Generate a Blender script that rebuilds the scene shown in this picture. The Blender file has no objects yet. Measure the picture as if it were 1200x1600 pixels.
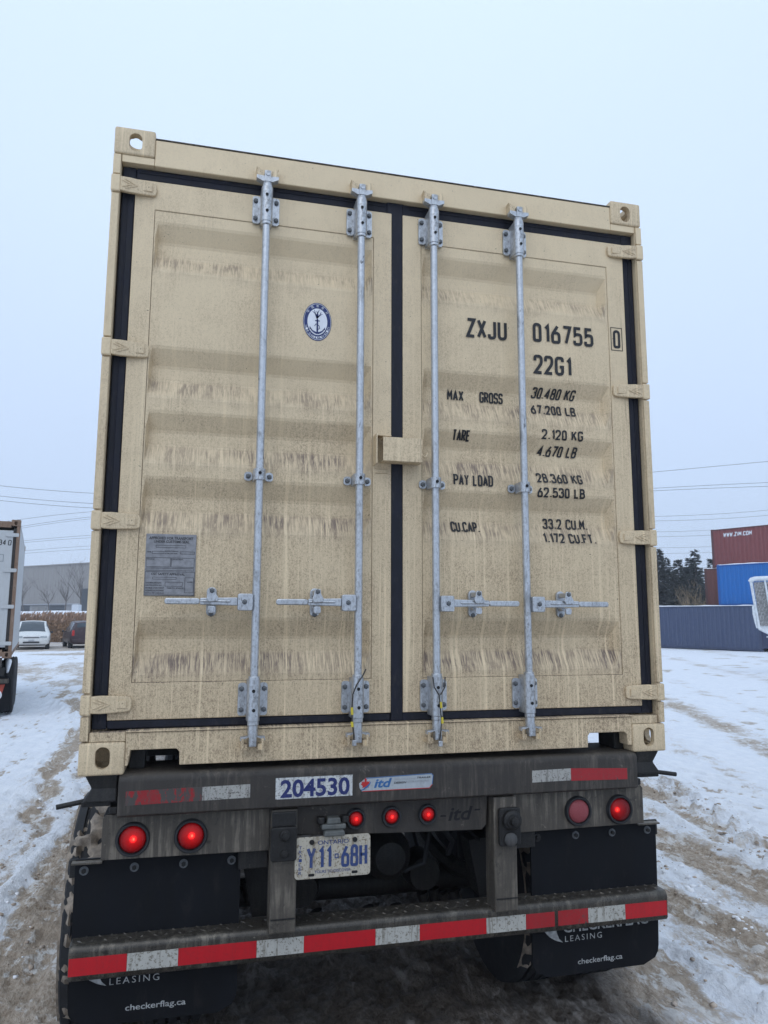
import bpy, bmesh, math, random
import numpy as np
from mathutils import Vector, Matrix
R = math.radians
random.seed(7)
rng = np.random.default_rng(11)
scene = bpy.context.scene
COL = scene.collection

# ---------------------------------------------------------------- camera
cam_d = bpy.data.cameras.new('camera')
cam = bpy.data.objects.new('camera', cam_d)
COL.objects.link(cam)
cam_d.sensor_fit = 'VERTICAL'
cam_d.sensor_height = 24.0
cam_d.lens = 24.0 * 1160.0 / 1600.0
cam_d.clip_start = 0.05
cam_d.clip_end = 3000
YAW, PITCH, ROLL = 0.241272397, 0.141301287, 0.003132743
_f = Vector((math.sin(YAW) * math.cos(PITCH), math.cos(YAW) * math.cos(PITCH), math.sin(PITCH)))
_r = Vector((math.cos(YAW), -math.sin(YAW), 0))
_u = _r.cross(_f)
_r2 = _r * math.cos(ROLL) + _u * math.sin(ROLL)
_u2 = -_r * math.sin(ROLL) + _u * math.cos(ROLL)
cam.matrix_world = Matrix(((_r2.x, _u2.x, -_f.x, -0.8076), (_r2.y, _u2.y, -_f.y, -2.9986),
                           (_r2.z, _u2.z, -_f.z, 1.8289), (0, 0, 0, 1)))
scene.camera = cam

# ---------------------------------------------------------------- sky, sun, exposure
SUN_EL, SUN_ROT = 48, 205          # overcast: very soft sun, high behind the viewer's left shoulder
world = bpy.data.worlds.new("World")
scene.world = world
world.use_nodes = True
wn, wl = world.node_tree.nodes, world.node_tree.links
for n in list(wn):
    wn.remove(n)
w_out = wn.new('ShaderNodeOutputWorld')
w_bg = wn.new('ShaderNodeBackground')
w_sky = wn.new('ShaderNodeTexSky')
w_sky.sky_type = 'NISHITA'
w_sky.sun_disc = False
w_sky.sun_elevation = R(SUN_EL)
w_sky.sun_rotation = R(SUN_ROT)
w_sky.air_density = 1.0
w_sky.dust_density = 1.0
w_sky.ozone_density = 1.0
w_mix = wn.new('ShaderNodeMix')
w_mix.data_type = 'RGBA'
w_mix.inputs['Factor'].default_value = 0.86
# cloud deck: a plain vertical ramp, the same all round
w_tc = wn.new('ShaderNodeTexCoord')
w_sep = wn.new('ShaderNodeSeparateXYZ')
w_ramp = wn.new('ShaderNodeValToRGB')
w_ramp.color_ramp.elements[0].position = 0.0
w_ramp.color_ramp.elements[0].color = (4.8, 5.85, 7.9, 1)
w_ramp.color_ramp.elements[1].position = 0.75
w_ramp.color_ramp.elements[1].color = (6.7, 8.1, 9.9, 1)
w_noi = wn.new('ShaderNodeTexNoise')
w_noi.inputs['Scale'].default_value = 1.6
w_noi.inputs['Detail'].default_value = 2
w_add = wn.new('ShaderNodeMath')
w_add.operation = 'MULTIPLY_ADD'
w_add.inputs[1].default_value = 0.25
w_add2 = wn.new('ShaderNodeMath')
w_add2.operation = 'ADD'
w_add2.inputs[1].default_value = -0.12
wl.new(w_tc.outputs['Generated'], w_sep.inputs[0])
wl.new(w_tc.outputs['Generated'], w_noi.inputs['Vector'])
wl.new(w_noi.outputs['Fac'], w_add.inputs[0])
wl.new(w_sep.outputs['Z'], w_add.inputs[2])
wl.new(w_add.outputs[0], w_add2.inputs[0])
wl.new(w_add2.outputs[0], w_ramp.inputs[0])
wl.new(w_sky.outputs[0], w_mix.inputs['A'])
wl.new(w_ramp.outputs[0], w_mix.inputs['B'])
wl.new(w_mix.outputs['Result'], w_bg.inputs['Color'])
w_bg.inputs['Strength'].default_value = 0.11
wl.new(w_bg.outputs[0], w_out.inputs[0])

sun_d = bpy.data.lights.new('sun', 'SUN')
sun_d.energy = 0.5
sun_d.angle = R(50)
sun_d.color = (1.0, 0.97, 0.93)
sun = bpy.data.objects.new('sun', sun_d)
COL.objects.link(sun)
_az = R(SUN_ROT)
_sd = Vector((math.sin(_az) * math.cos(R(SUN_EL)), math.cos(_az) * math.cos(R(SUN_EL)), math.sin(R(SUN_EL))))
sun.rotation_euler = (-_sd).to_track_quat('-Z', 'Y').to_euler()
sun.location = (0, -10, 30)

vs = scene.view_settings
vs.view_transform = 'Standard'
vs.look = 'None'
vs.exposure = 0.3
vs.gamma = 1.0
vs.use_curve_mapping = False
scene.render.engine = 'CYCLES'
scene.cycles.max_bounces = 6
scene.cycles.diffuse_bounces = 3
scene.cycles.volume_bounces = 0

# ---------------------------------------------------------------- materials
MATS = {}


def nodes_of(name):
    m = bpy.data.materials.new(name)
    m.use_nodes = True
    nt = m.node_tree
    return m, nt.nodes, nt.links, nt.nodes['Principled BSDF']


def math_node(N, L, op, a, b=None, c=None, clamp=False):
    n = N.new('ShaderNodeMath')
    n.operation = op
    n.use_clamp = clamp
    for i, v in enumerate((a, b, c)):
        if v is None:
            continue
        if isinstance(v, (int, float)):
            n.inputs[i].default_value = v
        else:
            L.new(v, n.inputs[i])
    return n.outputs[0]


def noise(N, L, vec, scale, detail=3, rough=.55, dist=0, stretch=None):
    if stretch:
        mp = N.new('ShaderNodeMapping')
        mp.inputs['Scale'].default_value = stretch
        L.new(vec, mp.inputs['Vector'])
        vec = mp.outputs[0]
    n = N.new('ShaderNodeTexNoise')
    n.inputs['Scale'].default_value = scale
    n.inputs['Detail'].default_value = detail
    n.inputs['Roughness'].default_value = rough
    n.inputs['Distortion'].default_value = dist
    L.new(vec, n.inputs['Vector'])
    return n.outputs['Fac']


def sstep(N, L, v, lo, hi, a=0.0, b=1.0):
    n = N.new('ShaderNodeMapRange')
    n.interpolation_type = 'SMOOTHSTEP'
    n.inputs['From Min'].default_value = lo
    n.inputs['From Max'].default_value = hi
    n.inputs['To Min'].default_value = a
    n.inputs['To Max'].default_value = b
    L.new(v, n.inputs['Value'])
    return n.outputs[0]


def mixc(N, L, fac, a, b):
    n = N.new('ShaderNodeMix')
    n.data_type = 'RGBA'
    for key, v in (('Factor', fac), ('A', a), ('B', b)):
        s = n.inputs[key] if key == 'Factor' else [i for i in n.inputs if i.name == key and i.type == 'RGBA'][0]
        if isinstance(v, (int, float)):
            s.default_value = v
        elif isinstance(v, tuple):
            s.default_value = (*v, 1) if len(v) == 3 else v
        else:
            L.new(v, s)
    return [o for o in n.outputs if o.type == 'RGBA'][0]


def bump(N, L, h, bsdf, strength=.3, dist=.004):
    b = N.new('ShaderNodeBump')
    b.inputs['Strength'].default_value = strength
    b.inputs['Distance'].default_value = dist
    L.new(h, b.inputs['Height'])
    L.new(b.outputs[0], bsdf.inputs['Normal'])


def mat(name, col, rough=.6, metal=0.0, var=.18, scale=25, spec=None, stretch=None, dust=0.0, dustcol=(.30, .27, .23), bmp=0.0):
    """plain procedural surface: base colour with noise variation and optional dust film"""
    if name in MATS:
        return MATS[name]
    m, N, L, P = nodes_of(name)
    tc = N.new('ShaderNodeTexCoord').outputs['Object']
    n1 = noise(N, L, tc, scale, 4, .6, 0, stretch)
    lo = tuple(c * (1 - var) for c in col)
    hi = tuple(min(1, c * (1 + var)) for c in col)
    c = mixc(N, L, sstep(N, L, n1, .3, .7), lo, hi)
    if dust > 0:
        d = sstep(N, L, noise(N, L, tc, scale * 1.7, 5, .7, .4, stretch), .62 - dust * .35, .72)
        c = mixc(N, L, math_node(N, L, 'MULTIPLY', d, dust), c, dustcol)
    L.new(c, P.inputs['Base Color'])
    P.inputs['Metallic'].default_value = metal
    L.new(sstep(N, L, n1, .2, .8, max(0.05, rough - .12), min(1, rough + .12)), P.inputs['Roughness'])
    if spec is not None:
        P.inputs['Specular IOR Level'].default_value = spec
    if bmp:
        bump(N, L, n1, P, bmp)
    MATS[name] = m
    return m


def mat_paint(name, col, film=(.205, .140, .092), amount=1.0, zspan=2.6, bands=None):
    """painted container steel under a film of dried road spray: fine speckle, clean runs, dirt on ledges, scuffs"""
    m, N, L, P = nodes_of(name)
    tc = N.new('ShaderNodeTexCoord').outputs['Object']
    geo = N.new('ShaderNodeNewGeometry')
    sx = N.new('ShaderNodeSeparateXYZ')
    L.new(tc, sx.inputs[0])
    z = sx.outputs['Z']
    nz = N.new('ShaderNodeSeparateXYZ')
    L.new(geo.outputs['Normal'], nz.inputs[0])
    MUL, MAD, SUB = 'MULTIPLY', 'MULTIPLY_ADD', 'SUBTRACT'

    def mn(op, a, b=None, c=None, clamp=False):
        return math_node(N, L, op, a, b, c, clamp)
    big = noise(N, L, tc, 1.7, 4, .6)
    mid = noise(N, L, tc, 7, 3, .6, .4)
    runs = noise(N, L, tc, 48, 3, .65, .25, (1, .1, .022))
    fruns = noise(N, L, tc, 130, 2, .6, .2, (1, .05, .035))
    speck = noise(N, L, tc, 230, 3, .7, 0, (1, 1, .75))
    drops = noise(N, L, tc, 95, 3, .7, 0, (1, 1, .6))
    low = sstep(N, L, z, zspan, .25, 0, 1)
    patch = sstep(N, L, mid, .36, .64)
    ledge = sstep(N, L, nz.outputs['Z'], .25, .5)
    f = mn(MAD, low, .30, mn(MAD, big, .55, -.22))
    f = mn(MAD, sstep(N, L, z, .55, 0, 0, 1), .12, f)
    f = mn(MAD, patch, .12, f)
    wig = noise(N, L, tc, 9, 3, .7, 0, (1, .05, .3))
    lstreak = noise(N, L, tc, 125, 3, .72, .3, (1, .03, .12))
    if bands:
        # dirt washed down from each recess: sharp at the top of the slope, fading out in drips below it
        zz_ = mn(MAD, wig, .05, mn(MAD, lstreak, .05, mn(SUB, z, .05)))
        bsum = None
        for t_ in bands:
            up = sstep(N, L, z, t_ + .018, t_ - .012)
            dn = sstep(N, L, zz_, t_ - .125, t_ - .045)
            bb = mn(MUL, up, dn)
            bsum = bb if bsum is None else mn('ADD', bsum, bb)
        ledge = bsum
    f = mn(MAD, ledge, mn(MAD, patch, .21, .15), f)
    cut = mn(MUL, sstep(N, L, runs, .54, .64), mn(MAD, low, .75, .2))
    cut = mn('MAXIMUM', cut, mn(MUL, sstep(N, L, fruns, .52, .64), .42))
    keep = mn(SUB, 1.0, mn(MUL, cut, .80))
    dots = mn(MAD, sstep(N, L, speck, .42, .64), .55, mn(MAD, sstep(N, L, drops, .45, .62), .35, .32))
    ldots = mn(MAD, sstep(N, L, lstreak, .60, .42), .56, .36)
    dots = mn('ADD', mn(MUL, dots, mn(SUB, 1.0, ledge)), mn(MUL, ldots, ledge))
    a = mn(MUL, mn(MUL, mn(MUL, f, keep), dots), 1.30 * amount, None, True)
    base = mixc(N, L, sstep(N, L, big, .3, .7), tuple(c * .95 for c in col), tuple(min(1, c * 1.04) for c in col))
    base = mixc(N, L, mn(MUL, sstep(N, L, runs, .62, .70), mn(MUL, low, .45)), base, tuple(min(1, c * 1.25) for c in col))
    c = mixc(N, L, a, base, mixc(N, L, ledge, film, (.185, .140, .115)))
    c = mixc(N, L, mn(MUL, sstep(N, L, speck, .60, .66), mn(MAD, low, .34, .10)), c, (.16, .115, .08))
    # a few long dark seeps from the top edges
    seep = mn(MUL, sstep(N, L, noise(N, L, tc, 19, 3, .7, .15, (1, 1, .018)), .66, .72), sstep(N, L, noise(N, L, tc, 2.6, 2), .46, .6))
    c = mixc(N, L, mn(MUL, seep, .45), c, (.15, .11, .075))
    # dry mud smears and scuffs
    smear = mn(MUL, sstep(N, L, noise(N, L, tc, 4.5, 6, .75, 1.6), .60, .70), sstep(N, L, noise(N, L, tc, 60, 4, .8, .5), .42, .58))
    c = mixc(N, L, mn(MUL, smear, mn(MAD, low, .40, .05)), c, (.25, .18, .12))
    # rust at chips
    chip = mn(MUL, sstep(N, L, noise(N, L, tc, 30, 5, .8, 1.0), .71, .74), sstep(N, L, noise(N, L, tc, 1.3, 2), .5, .62))
    c = mixc(N, L, mn(MUL, chip, .8), c, (.12, .05, .022))
    fl = sstep(N, L, noise(N, L, tc, 85, 2, .5), .74, .77)
    c = mixc(N, L, mn(MUL, fl, .75), c, (.06, .05, .04))
    L.new(c, P.inputs['Base Color'])
    L.new(sstep(N, L, a, 0, .6, .42, .85), P.inputs['Roughness'])
    bump(N, L, mn(MAD, runs, .4, mn(MAD, mid, 1.6, mn(MUL, noise(N, L, tc, 3.1, 2, .4), 7.0))), P, .28, .003)
    MATS[name] = m
    return m


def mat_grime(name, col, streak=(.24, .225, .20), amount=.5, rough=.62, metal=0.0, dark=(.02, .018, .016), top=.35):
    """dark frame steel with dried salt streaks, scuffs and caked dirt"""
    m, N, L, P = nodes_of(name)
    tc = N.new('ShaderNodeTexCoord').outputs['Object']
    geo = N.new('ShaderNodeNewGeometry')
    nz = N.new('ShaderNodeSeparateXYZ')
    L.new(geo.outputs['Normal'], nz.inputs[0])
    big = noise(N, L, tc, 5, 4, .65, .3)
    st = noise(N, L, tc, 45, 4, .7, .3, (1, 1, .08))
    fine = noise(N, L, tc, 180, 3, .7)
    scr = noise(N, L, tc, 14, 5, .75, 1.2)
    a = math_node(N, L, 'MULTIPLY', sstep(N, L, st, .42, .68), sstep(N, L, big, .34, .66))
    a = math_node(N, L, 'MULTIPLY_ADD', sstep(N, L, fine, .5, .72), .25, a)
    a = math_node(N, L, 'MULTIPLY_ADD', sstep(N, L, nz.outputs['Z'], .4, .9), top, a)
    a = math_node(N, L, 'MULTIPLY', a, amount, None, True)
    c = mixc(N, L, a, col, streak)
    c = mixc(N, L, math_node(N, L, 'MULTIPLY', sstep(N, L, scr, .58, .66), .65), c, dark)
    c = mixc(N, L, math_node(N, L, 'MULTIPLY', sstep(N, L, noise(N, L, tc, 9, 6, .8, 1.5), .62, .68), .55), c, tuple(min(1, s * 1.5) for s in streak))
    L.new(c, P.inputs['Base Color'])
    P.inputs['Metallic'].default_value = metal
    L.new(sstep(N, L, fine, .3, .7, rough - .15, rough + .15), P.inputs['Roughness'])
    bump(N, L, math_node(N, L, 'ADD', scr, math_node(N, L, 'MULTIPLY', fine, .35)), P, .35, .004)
    MATS[name] = m
    return m


def mat_worn(name, col, under=(.10, .095, .09), cover=.75, rough=.45, specks=0.0, spcol=(.05, .045, .04)):
    """stuck-on film worn away in patches, with dirt specks and dirty runs"""
    m, N, L, P = nodes_of(name)
    tc = N.new('ShaderNodeTexCoord').outputs['Object']
    n1 = noise(N, L, tc, 28, 5, .75, .6, (1, 1, .35))
    n2 = noise(N, L, tc, 110, 3, .7)
    n3 = noise(N, L, tc, 60, 3, .7, .3, (1, 1, .07))
    worn = sstep(N, L, n1, cover - .06, cover)
    c = mixc(N, L, sstep(N, L, n1, .2, .8), tuple(x * .85 for x in col), col)
    c = mixc(N, L, math_node(N, L, 'MULTIPLY', sstep(N, L, n3, .52, .66), specks * .7), c, spcol)
    c = mixc(N, L, math_node(N, L, 'MULTIPLY', sstep(N, L, n2, .54, .62), specks), c, spcol)
    c = mixc(N, L, worn, c, under)
    L.new(c, P.inputs['Base Color'])
    P.inputs['Roughness'].default_value = rough
    MATS[name] = m
    return m


def mat_galv(name, dirt=.35):
    m, N, L, P = nodes_of(name)
    tc = N.new('ShaderNodeTexCoord').outputs['Object']
    sx = N.new('ShaderNodeSeparateXYZ')
    L.new(tc, sx.inputs[0])
    vo = N.new('ShaderNodeTexVoronoi')
    vo.inputs['Scale'].default_value = 90
    L.new(tc, vo.inputs['Vector'])
    big = noise(N, L, tc, 9, 4, .7)
    speck = noise(N, L, tc, 130, 4, .75, 0, (1, 1, .5))
    c = mixc(N, L, sstep(N, L, vo.outputs['Color'], 0, 1), (.47, .49, .515), (.55, .57, .595))
    c = mixc(N, L, sstep(N, L, noise(N, L, tc, 16, 4, .75, .4, (1, 1, .4)), .52, .74), c, (.27, .275, .28))
    low = sstep(N, L, sx.outputs['Z'], 2.0, .2, .25, 1)
    a = math_node(N, L, 'MULTIPLY', math_node(N, L, 'MULTIPLY', sstep(N, L, speck, .50, .64), low), sstep(N, L, big, .3, .7, .5, 1))
    c = mixc(N, L, math_node(N, L, 'MULTIPLY', a, dirt * 1.6, None, True), c, (.15, .135, .12))
    fl = sstep(N, L, noise(N, L, tc, 42, 4, .8, .5, (1, 1, .22)), .65, .69)
    c = mixc(N, L, math_node(N, L, 'MULTIPLY', fl, .8), c, (.05, .045, .04))
    L.new(c, P.inputs['Base Color'])
    P.inputs['Metallic'].default_value = .72
    L.new(sstep(N, L, big, .3, .7, .30, .50), P.inputs['Roughness'])
    bump(N, L, speck, P, .12, .002)
    MATS[name] = m
    return m


BEIGE = (.735, .583, .375)
m_beige = mat_paint('beige_paint', BEIGE)
m_panel = mat_paint('door_panel_paint', BEIGE, bands=[g - .134 for g in (2.205, 1.668, 1.398, 1.128, .572)])
m_beige_clean = mat_paint('beige_paint_light', BEIGE, amount=.55)
m_gasket = mat('rubber_gasket', (.011, .012, .020), .62, 0, .3, 30, dust=.25, dustcol=(.08, .07, .062), stretch=(1, 1, .3), bmp=.3, spec=.3)
m_galv = mat_galv('galvanised_steel', .42)
m_bolt = mat('dull_bolt', (.13, .14, .15), .55, .5, .35, 60, dust=.3)
m_hole = mat('dark_hole', (.012, .012, .013), .9, 0, .2, 20)
m_black_print = mat('black_print', (.012, .012, .014), .55, 0, .2, 30)
m_plate = mat('etched_plate', (.25, .25, .262), .55, .25, .2, 40, dust=.25, dustcol=(.18, .16, .15))
m_etch = mat('etched_print', (.018, .018, .02), .6, 0, .2, 30)
m_navy_print = mat('navy_print', (.012, .028, .13), .5, 0, .15, 30)
m_white_print = mat('white_print', (.72, .74, .78), .5, 0, .06, 30)
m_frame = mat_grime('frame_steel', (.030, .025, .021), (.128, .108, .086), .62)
m_frame_scuffed = mat_grime('scuffed_frame_steel', (.060, .051, .041), (.225, .195, .155), .85)  # paler base and heavier streaks than the plain frame steel
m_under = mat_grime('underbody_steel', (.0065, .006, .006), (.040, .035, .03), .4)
m_bumper = mat_grime('bumper_steel', (.055, .049, .042), (.21, .185, .15), .7, .38, .45, top=.02)
m_rubber = mat('black_rubber', (.018, .019, .022), .68, 0, .25, 18, dust=.1, dustcol=(.09, .085, .08))
m_flap = mat('mud_flap_rubber', (.0058, .0066, .009), .75, 0, .25, 9, dust=.2, dustcol=(.045, .040, .036), stretch=(1, 1, .35), spec=.22, bmp=.25)
m_tyre = mat('tyre_rubber', (.016, .017, .020), .8, 0, .3, 20, dust=.25, dustcol=(.10, .095, .085))
m_mud = mat('frozen_slush', (.26, .215, .17), .9, 0, .4, 22, dust=.6, dustcol=(.13, .11, .095), bmp=.5)
m_rim = mat_grime('wheel_steel', (.05, .05, .05), (.16, .15, .14), .5)
m_red_tape = mat_worn('red_reflective_tape', (.50, .008, .016), (.12, .02, .02), .80, .4, .18, (.14, .03, .03))
m_red_worn = mat_worn('red_reflective_tape_worn', (.30, .012, .016), (.06, .055, .05), .54, .5, .4, (.08, .05, .045))
m_red_old = mat_worn('red_reflective_tape_scuffed', (.36, .012, .018), (.07, .06, .055), .66, .45, .25, (.08, .05, .045))
m_white_tape = mat_worn('white_reflective_tape', (.47, .46, .42), (.12, .11, .10), .78, .45, .85, (.14, .12, .09))
m_white_worn = mat_worn('white_reflective_tape_worn', (.40, .39, .36), (.09, .08, .07), .66, .5, .9, (.10, .09, .08))
m_sticker = mat_worn('white_sticker', (.60, .61, .60), (.14, .125, .11), .68, .45, .75, (.12, .11, .10))
m_sticker2 = mat_worn('pale_sticker', (.42, .455, .48), (.16, .15, .14), .80, .4, .25, (.2, .19, .18))
m_licence = mat_worn('licence_plate_sheet', (.50, .455, .37), (.26, .21, .15), .76, .5, 1.0, (.20, .16, .11))
m_licence_print = mat_worn('licence_print', (.03, .06, .19), (.22, .2, .2), .72, .5, .25, (.2, .17, .14))
m_navy_worn = mat_worn('navy_number_print', (.012, .022, .13), (.3, .29, .28), .76, .5, .1, (.2, .19, .2))
m_lampgrey = mat('grey_lamp_housing', (.10, .105, .10), .6, 0, .2, 30, dust=.3)
m_red_print = mat('red_print', (.45, .02, .02), .5, 0, .1, 30)
m_blue_print = mat('blue_print', (.03, .12, .30), .5, 0, .1, 30)
m_flap_print = mat('grey_flap_print', (.36, .37, .37), .6, 0, .35, 50)
m_seal_y = mat('yellow_seal', (.62, .50, .04), .5, 0, .1, 30)
m_seal_k = mat('dark_seal_cable', (.05, .045, .04), .5, .3, .2, 60)


def mat_lens(name, lit, col=(.30, .006, .01), bulb=(0, 0, 0), spread=.03):
    m, N, L, P = nodes_of(name)
    tc = N.new('ShaderNodeTexCoord').outputs['Object']
    n = noise(N, L, tc, 160, 2, .5)
    L.new(mixc(N, L, n, tuple(c * .8 for c in col), col), P.inputs['Base Color'])
    P.inputs['Roughness'].default_value = .38
    P.inputs['Specular IOR Level'].default_value = .25
    if lit:
        # the filament/LED behind the ribbed lens: brightest in front of the bulb
        vm = N.new('ShaderNodeVectorMath')
        vm.operation = 'DISTANCE'
        L.new(tc, vm.inputs[0])
        vm.inputs[1].default_value = bulb
        d = vm.outputs['Value']
        core = sstep(N, L, d, spread * .7, 0, 0, 1)
        halo = sstep(N, L, d, spread * 1.9, 0, 0, 1)
        core = math_node(N, L, 'MULTIPLY', math_node(N, L, 'POWER', core, 2.0), sstep(N, L, noise(N, L, tc, 230, 1), .35, .6, .55, 1))
        e = math_node(N, L, 'MULTIPLY_ADD', core, 4.0 * lit, math_node(N, L, 'MULTIPLY', halo, .34 * lit))
        c = mixc(N, L, math_node(N, L, 'POWER', core, 2.0), (1, .012, .014), (1, .10, .05))
        L.new(c, P.inputs['Emission Color'])
        L.new(e, P.inputs['Emission Strength'])
    bump(N, L, noise(N, L, tc, 240, 1, .4), P, .5, .004)
    MATS[name] = m
    return m


m_bulb = mat('lamp_bulb', (1, .3, .15), .4)
_bp = m_bulb.node_tree.nodes['Principled BSDF']
_bp.inputs['Emission Color'].default_value = (1, .30, .10, 1)
_bp.inputs['Emission Strength'].default_value = 3.0


# ---------------------------------------------------------------- mesh helpers
class MB:
    def __init__(s):
        s.v, s.f = [], []

    def add(s, vs, fs):
        o = len(s.v)
        s.v += [tuple(p) for p in vs]
        s.f += [tuple(i + o for i in f) for f in fs]
        return s

    def box(s, x0, x1, y0, y1, z0, z1):
        return s.add([(x0, y0, z0), (x1, y0, z0), (x1, y1, z0), (x0, y1, z0), (x0, y0, z1), (x1, y0, z1), (x1, y1, z1), (x0, y1, z1)],
                     [(0, 3, 2, 1), (4, 5, 6, 7), (0, 1, 5, 4), (1, 2, 6, 5), (2, 3, 7, 6), (3, 0, 4, 7)])

    def poly_xz(s, pts, y0, y1):
        """prism from a counter-clockwise (seen from -Y) outline in XZ"""
        n = len(pts)
        vs = [(x, y0, z) for x, z in pts] + [(x, y1, z) for x, z in pts]
        fs = [tuple(range(n)), tuple(range(2 * n - 1, n - 1, -1))]
        fs += [(i, i + n, (i + 1) % n + n, (i + 1) % n) for i in range(n)]
        return s.add(vs, fs)

    def ring_xz(s, o, i, y0, y1):
        """rectangular frame: outer and inner (x0,x1,z0,z1)"""
        def c(r, y):
            return [(r[0], y, r[2]), (r[1], y, r[2]), (r[1], y, r[3]), (r[0], y, r[3])]
        vs = c(o, y0) + c(i, y0) + c(o, y1) + c(i, y1)
        fs = []
        for k in range(4):
            j = (k + 1) % 4
            fs += [(k, j, 4 + j, 4 + k), (8 + j, 8 + k, 12 + k, 12 + j), (j, k, 8 + k, 8 + j), (4 + k, 4 + j, 12 + j, 12 + k)]
        return s.add(vs, fs)

    def tube(s, p, q, r, n=12, r2=None, cap=True):
        p, q = Vector(p), Vector(q)
        d = (q - p).normalized()
        a = d.orthogonal().normalized()
        b = d.cross(a)
        r2 = r if r2 is None else r2
        vs = []
        for c, rr in ((p, r), (q, r2)):
            for k in range(n):
                t = 2 * math.pi * k / n
                vs.append(c + (a * math.cos(t) + b * math.sin(t)) * rr)
        fs = [(k, (k + 1) % n, (k + 1) % n + n, k + n) for k in range(n)]
        if cap:
            fs += [tuple(range(n - 1, -1, -1)), tuple(range(n, 2 * n))]
        return s.add(vs, fs)

    def path(s, pts, r, n=8):
        """tube along a polyline"""
        pts = [Vector(p) for p in pts]
        rs = r if isinstance(r, (list, tuple)) else [r] * len(pts)
        up = None
        vs, fs = [], []
        for i, p in enumerate(pts):
            d = (pts[min(i + 1, len(pts) - 1)] - pts[max(i - 1, 0)]).normalized()
            if up is None:
                up = d.orthogonal().normalized()
            a = (up - d * up.dot(d)).normalized()
            up = a
            b = d.cross(a)
            for k in range(n):
                t = 2 * math.pi * k / n
                vs.append(p + (a * math.cos(t) + b * math.sin(t)) * rs[i])
            if i:
                o = (i - 1) * n
                fs += [(o + k, o + (k + 1) % n, o + n + (k + 1) % n, o + n + k) for k in range(n)]
        fs += [tuple(range(n - 1, -1, -1)), tuple(range(len(vs) - n, len(vs)))]
        return s.add(vs, fs)

    def lathe(s, prof, axis='y', n=24, c=(0, 0, 0), close=False):
        """revolve (radius, along) pairs about an axis through c"""
        vs, fs = [], []
        for r, t in prof:
            for k in range(n):
                a = 2 * math.pi * k / n
                u, w = r * math.cos(a), r * math.sin(a)
                p = {'x': (t, u, w), 'y': (w, t, u), 'z': (u, w, t)}[axis]
                vs.append((p[0] + c[0], p[1] + c[1], p[2] + c[2]))
        m = len(prof)
        for i in range(m - 1 + (1 if close else 0)):
            j = (i + 1) % m
            fs += [(i * n + k, i * n + (k + 1) % n, j * n + (k + 1) % n, j * n + k) for k in range(n)]
        if not close:
            if prof[0][0] > 1e-6:
                fs.append(tuple(range(n - 1, -1, -1)))
            if prof[-1][0] > 1e-6:
                fs.append(tuple(range((m - 1) * n, m * n)))
        return s.add(vs, fs)

    def mesh(s, name, material=None, smooth=None):
        me = bpy.data.meshes.new(name)
        me.from_pydata(s.v, [], s.f)
        bm = bmesh.new()
        bm.from_mesh(me)
        bmesh.ops.recalc_face_normals(bm, faces=bm.faces)
        bm.to_mesh(me)
        bm.free()
        if material:
            me.materials.append(material)
        if smooth:
            me.polygons.foreach_set('use_smooth', [True] * len(me.polygons))
            me.set_sharp_from_angle(angle=R(smooth))
        me.update()
        return me


def obj(name, me, parent=None, loc=None, rotz=None):
    o = bpy.data.objects.new(name, me)
    COL.objects.link(o)
    if parent is not None:
        o.parent = parent
    if loc is not None:
        o.location = loc
    if rotz is not None:
        o.rotation_euler = (0, 0, rotz)
    return o


def part(name, mb, material, parent, bevel=0.0, smooth=None, loc=None, seg=2):
    o = obj(name, mb.mesh(name, material, smooth), parent, loc)
    if bevel:
        b = o.modifiers.new('bevel', 'BEVEL')
        b.width = bevel
        b.segments = seg
        b.limit_method = 'ANGLE'
        b.angle_limit = R(40)
        b.harden_normals = False
    return o


def thing(name, label, cat, loc=(0, 0, 0), rotz=0.0, group=None):
    o = bpy.data.objects.new(name, None)
    COL.objects.link(o)
    o.location = loc
    o.rotation_euler = (0, 0, rotz)
    o.empty_display_size = .2
    o['label'] = label
    o['category'] = cat
    if group:
        o['group'] = group
    return o


def tag(o, label=None, cat=None, group=None, kind=None):
    for k, v in (('label', label), ('category', cat), ('group', group), ('kind', kind)):
        if v:
            o[k] = v
    return o


def copy_tree(o, parent=None):
    c = o.copy()
    COL.objects.link(c)
    if parent is not None:
        c.parent = parent
    for ch in list(o.children):
        copy_tree(ch, c)
    return c


# ---------------------------------------------------------------- lettering
def fillet(path):
    out = []
    n = len(path)
    for i, p in enumerate(path):
        x, z, r = p if len(p) == 3 else (*p, 0)
        if r == 0 or i == 0 or i == n - 1:
            out.append((x, z))
            continue
        P = Vector((x, z))
        A = Vector(path[i - 1][:2]) - P
        B = Vector(path[i + 1][:2]) - P
        r = min(r, A.length * .5, B.length * .5)
        a, b = P + A.normalized() * r, P + B.normalized() * r
        for k in range(6):
            t = k / 5
            out.append(tuple(a * (1 - t) ** 2 + P * 2 * t * (1 - t) + b * t * t))
    return out


def rr(x0, x1, z0, z1, r):
    xm = (x0 + x1) / 2
    return [(xm, z0), (x1, z0, r), (x1, z1, r), (x0, z1, r), (x0, z0, r), (xm, z0)]


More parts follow.
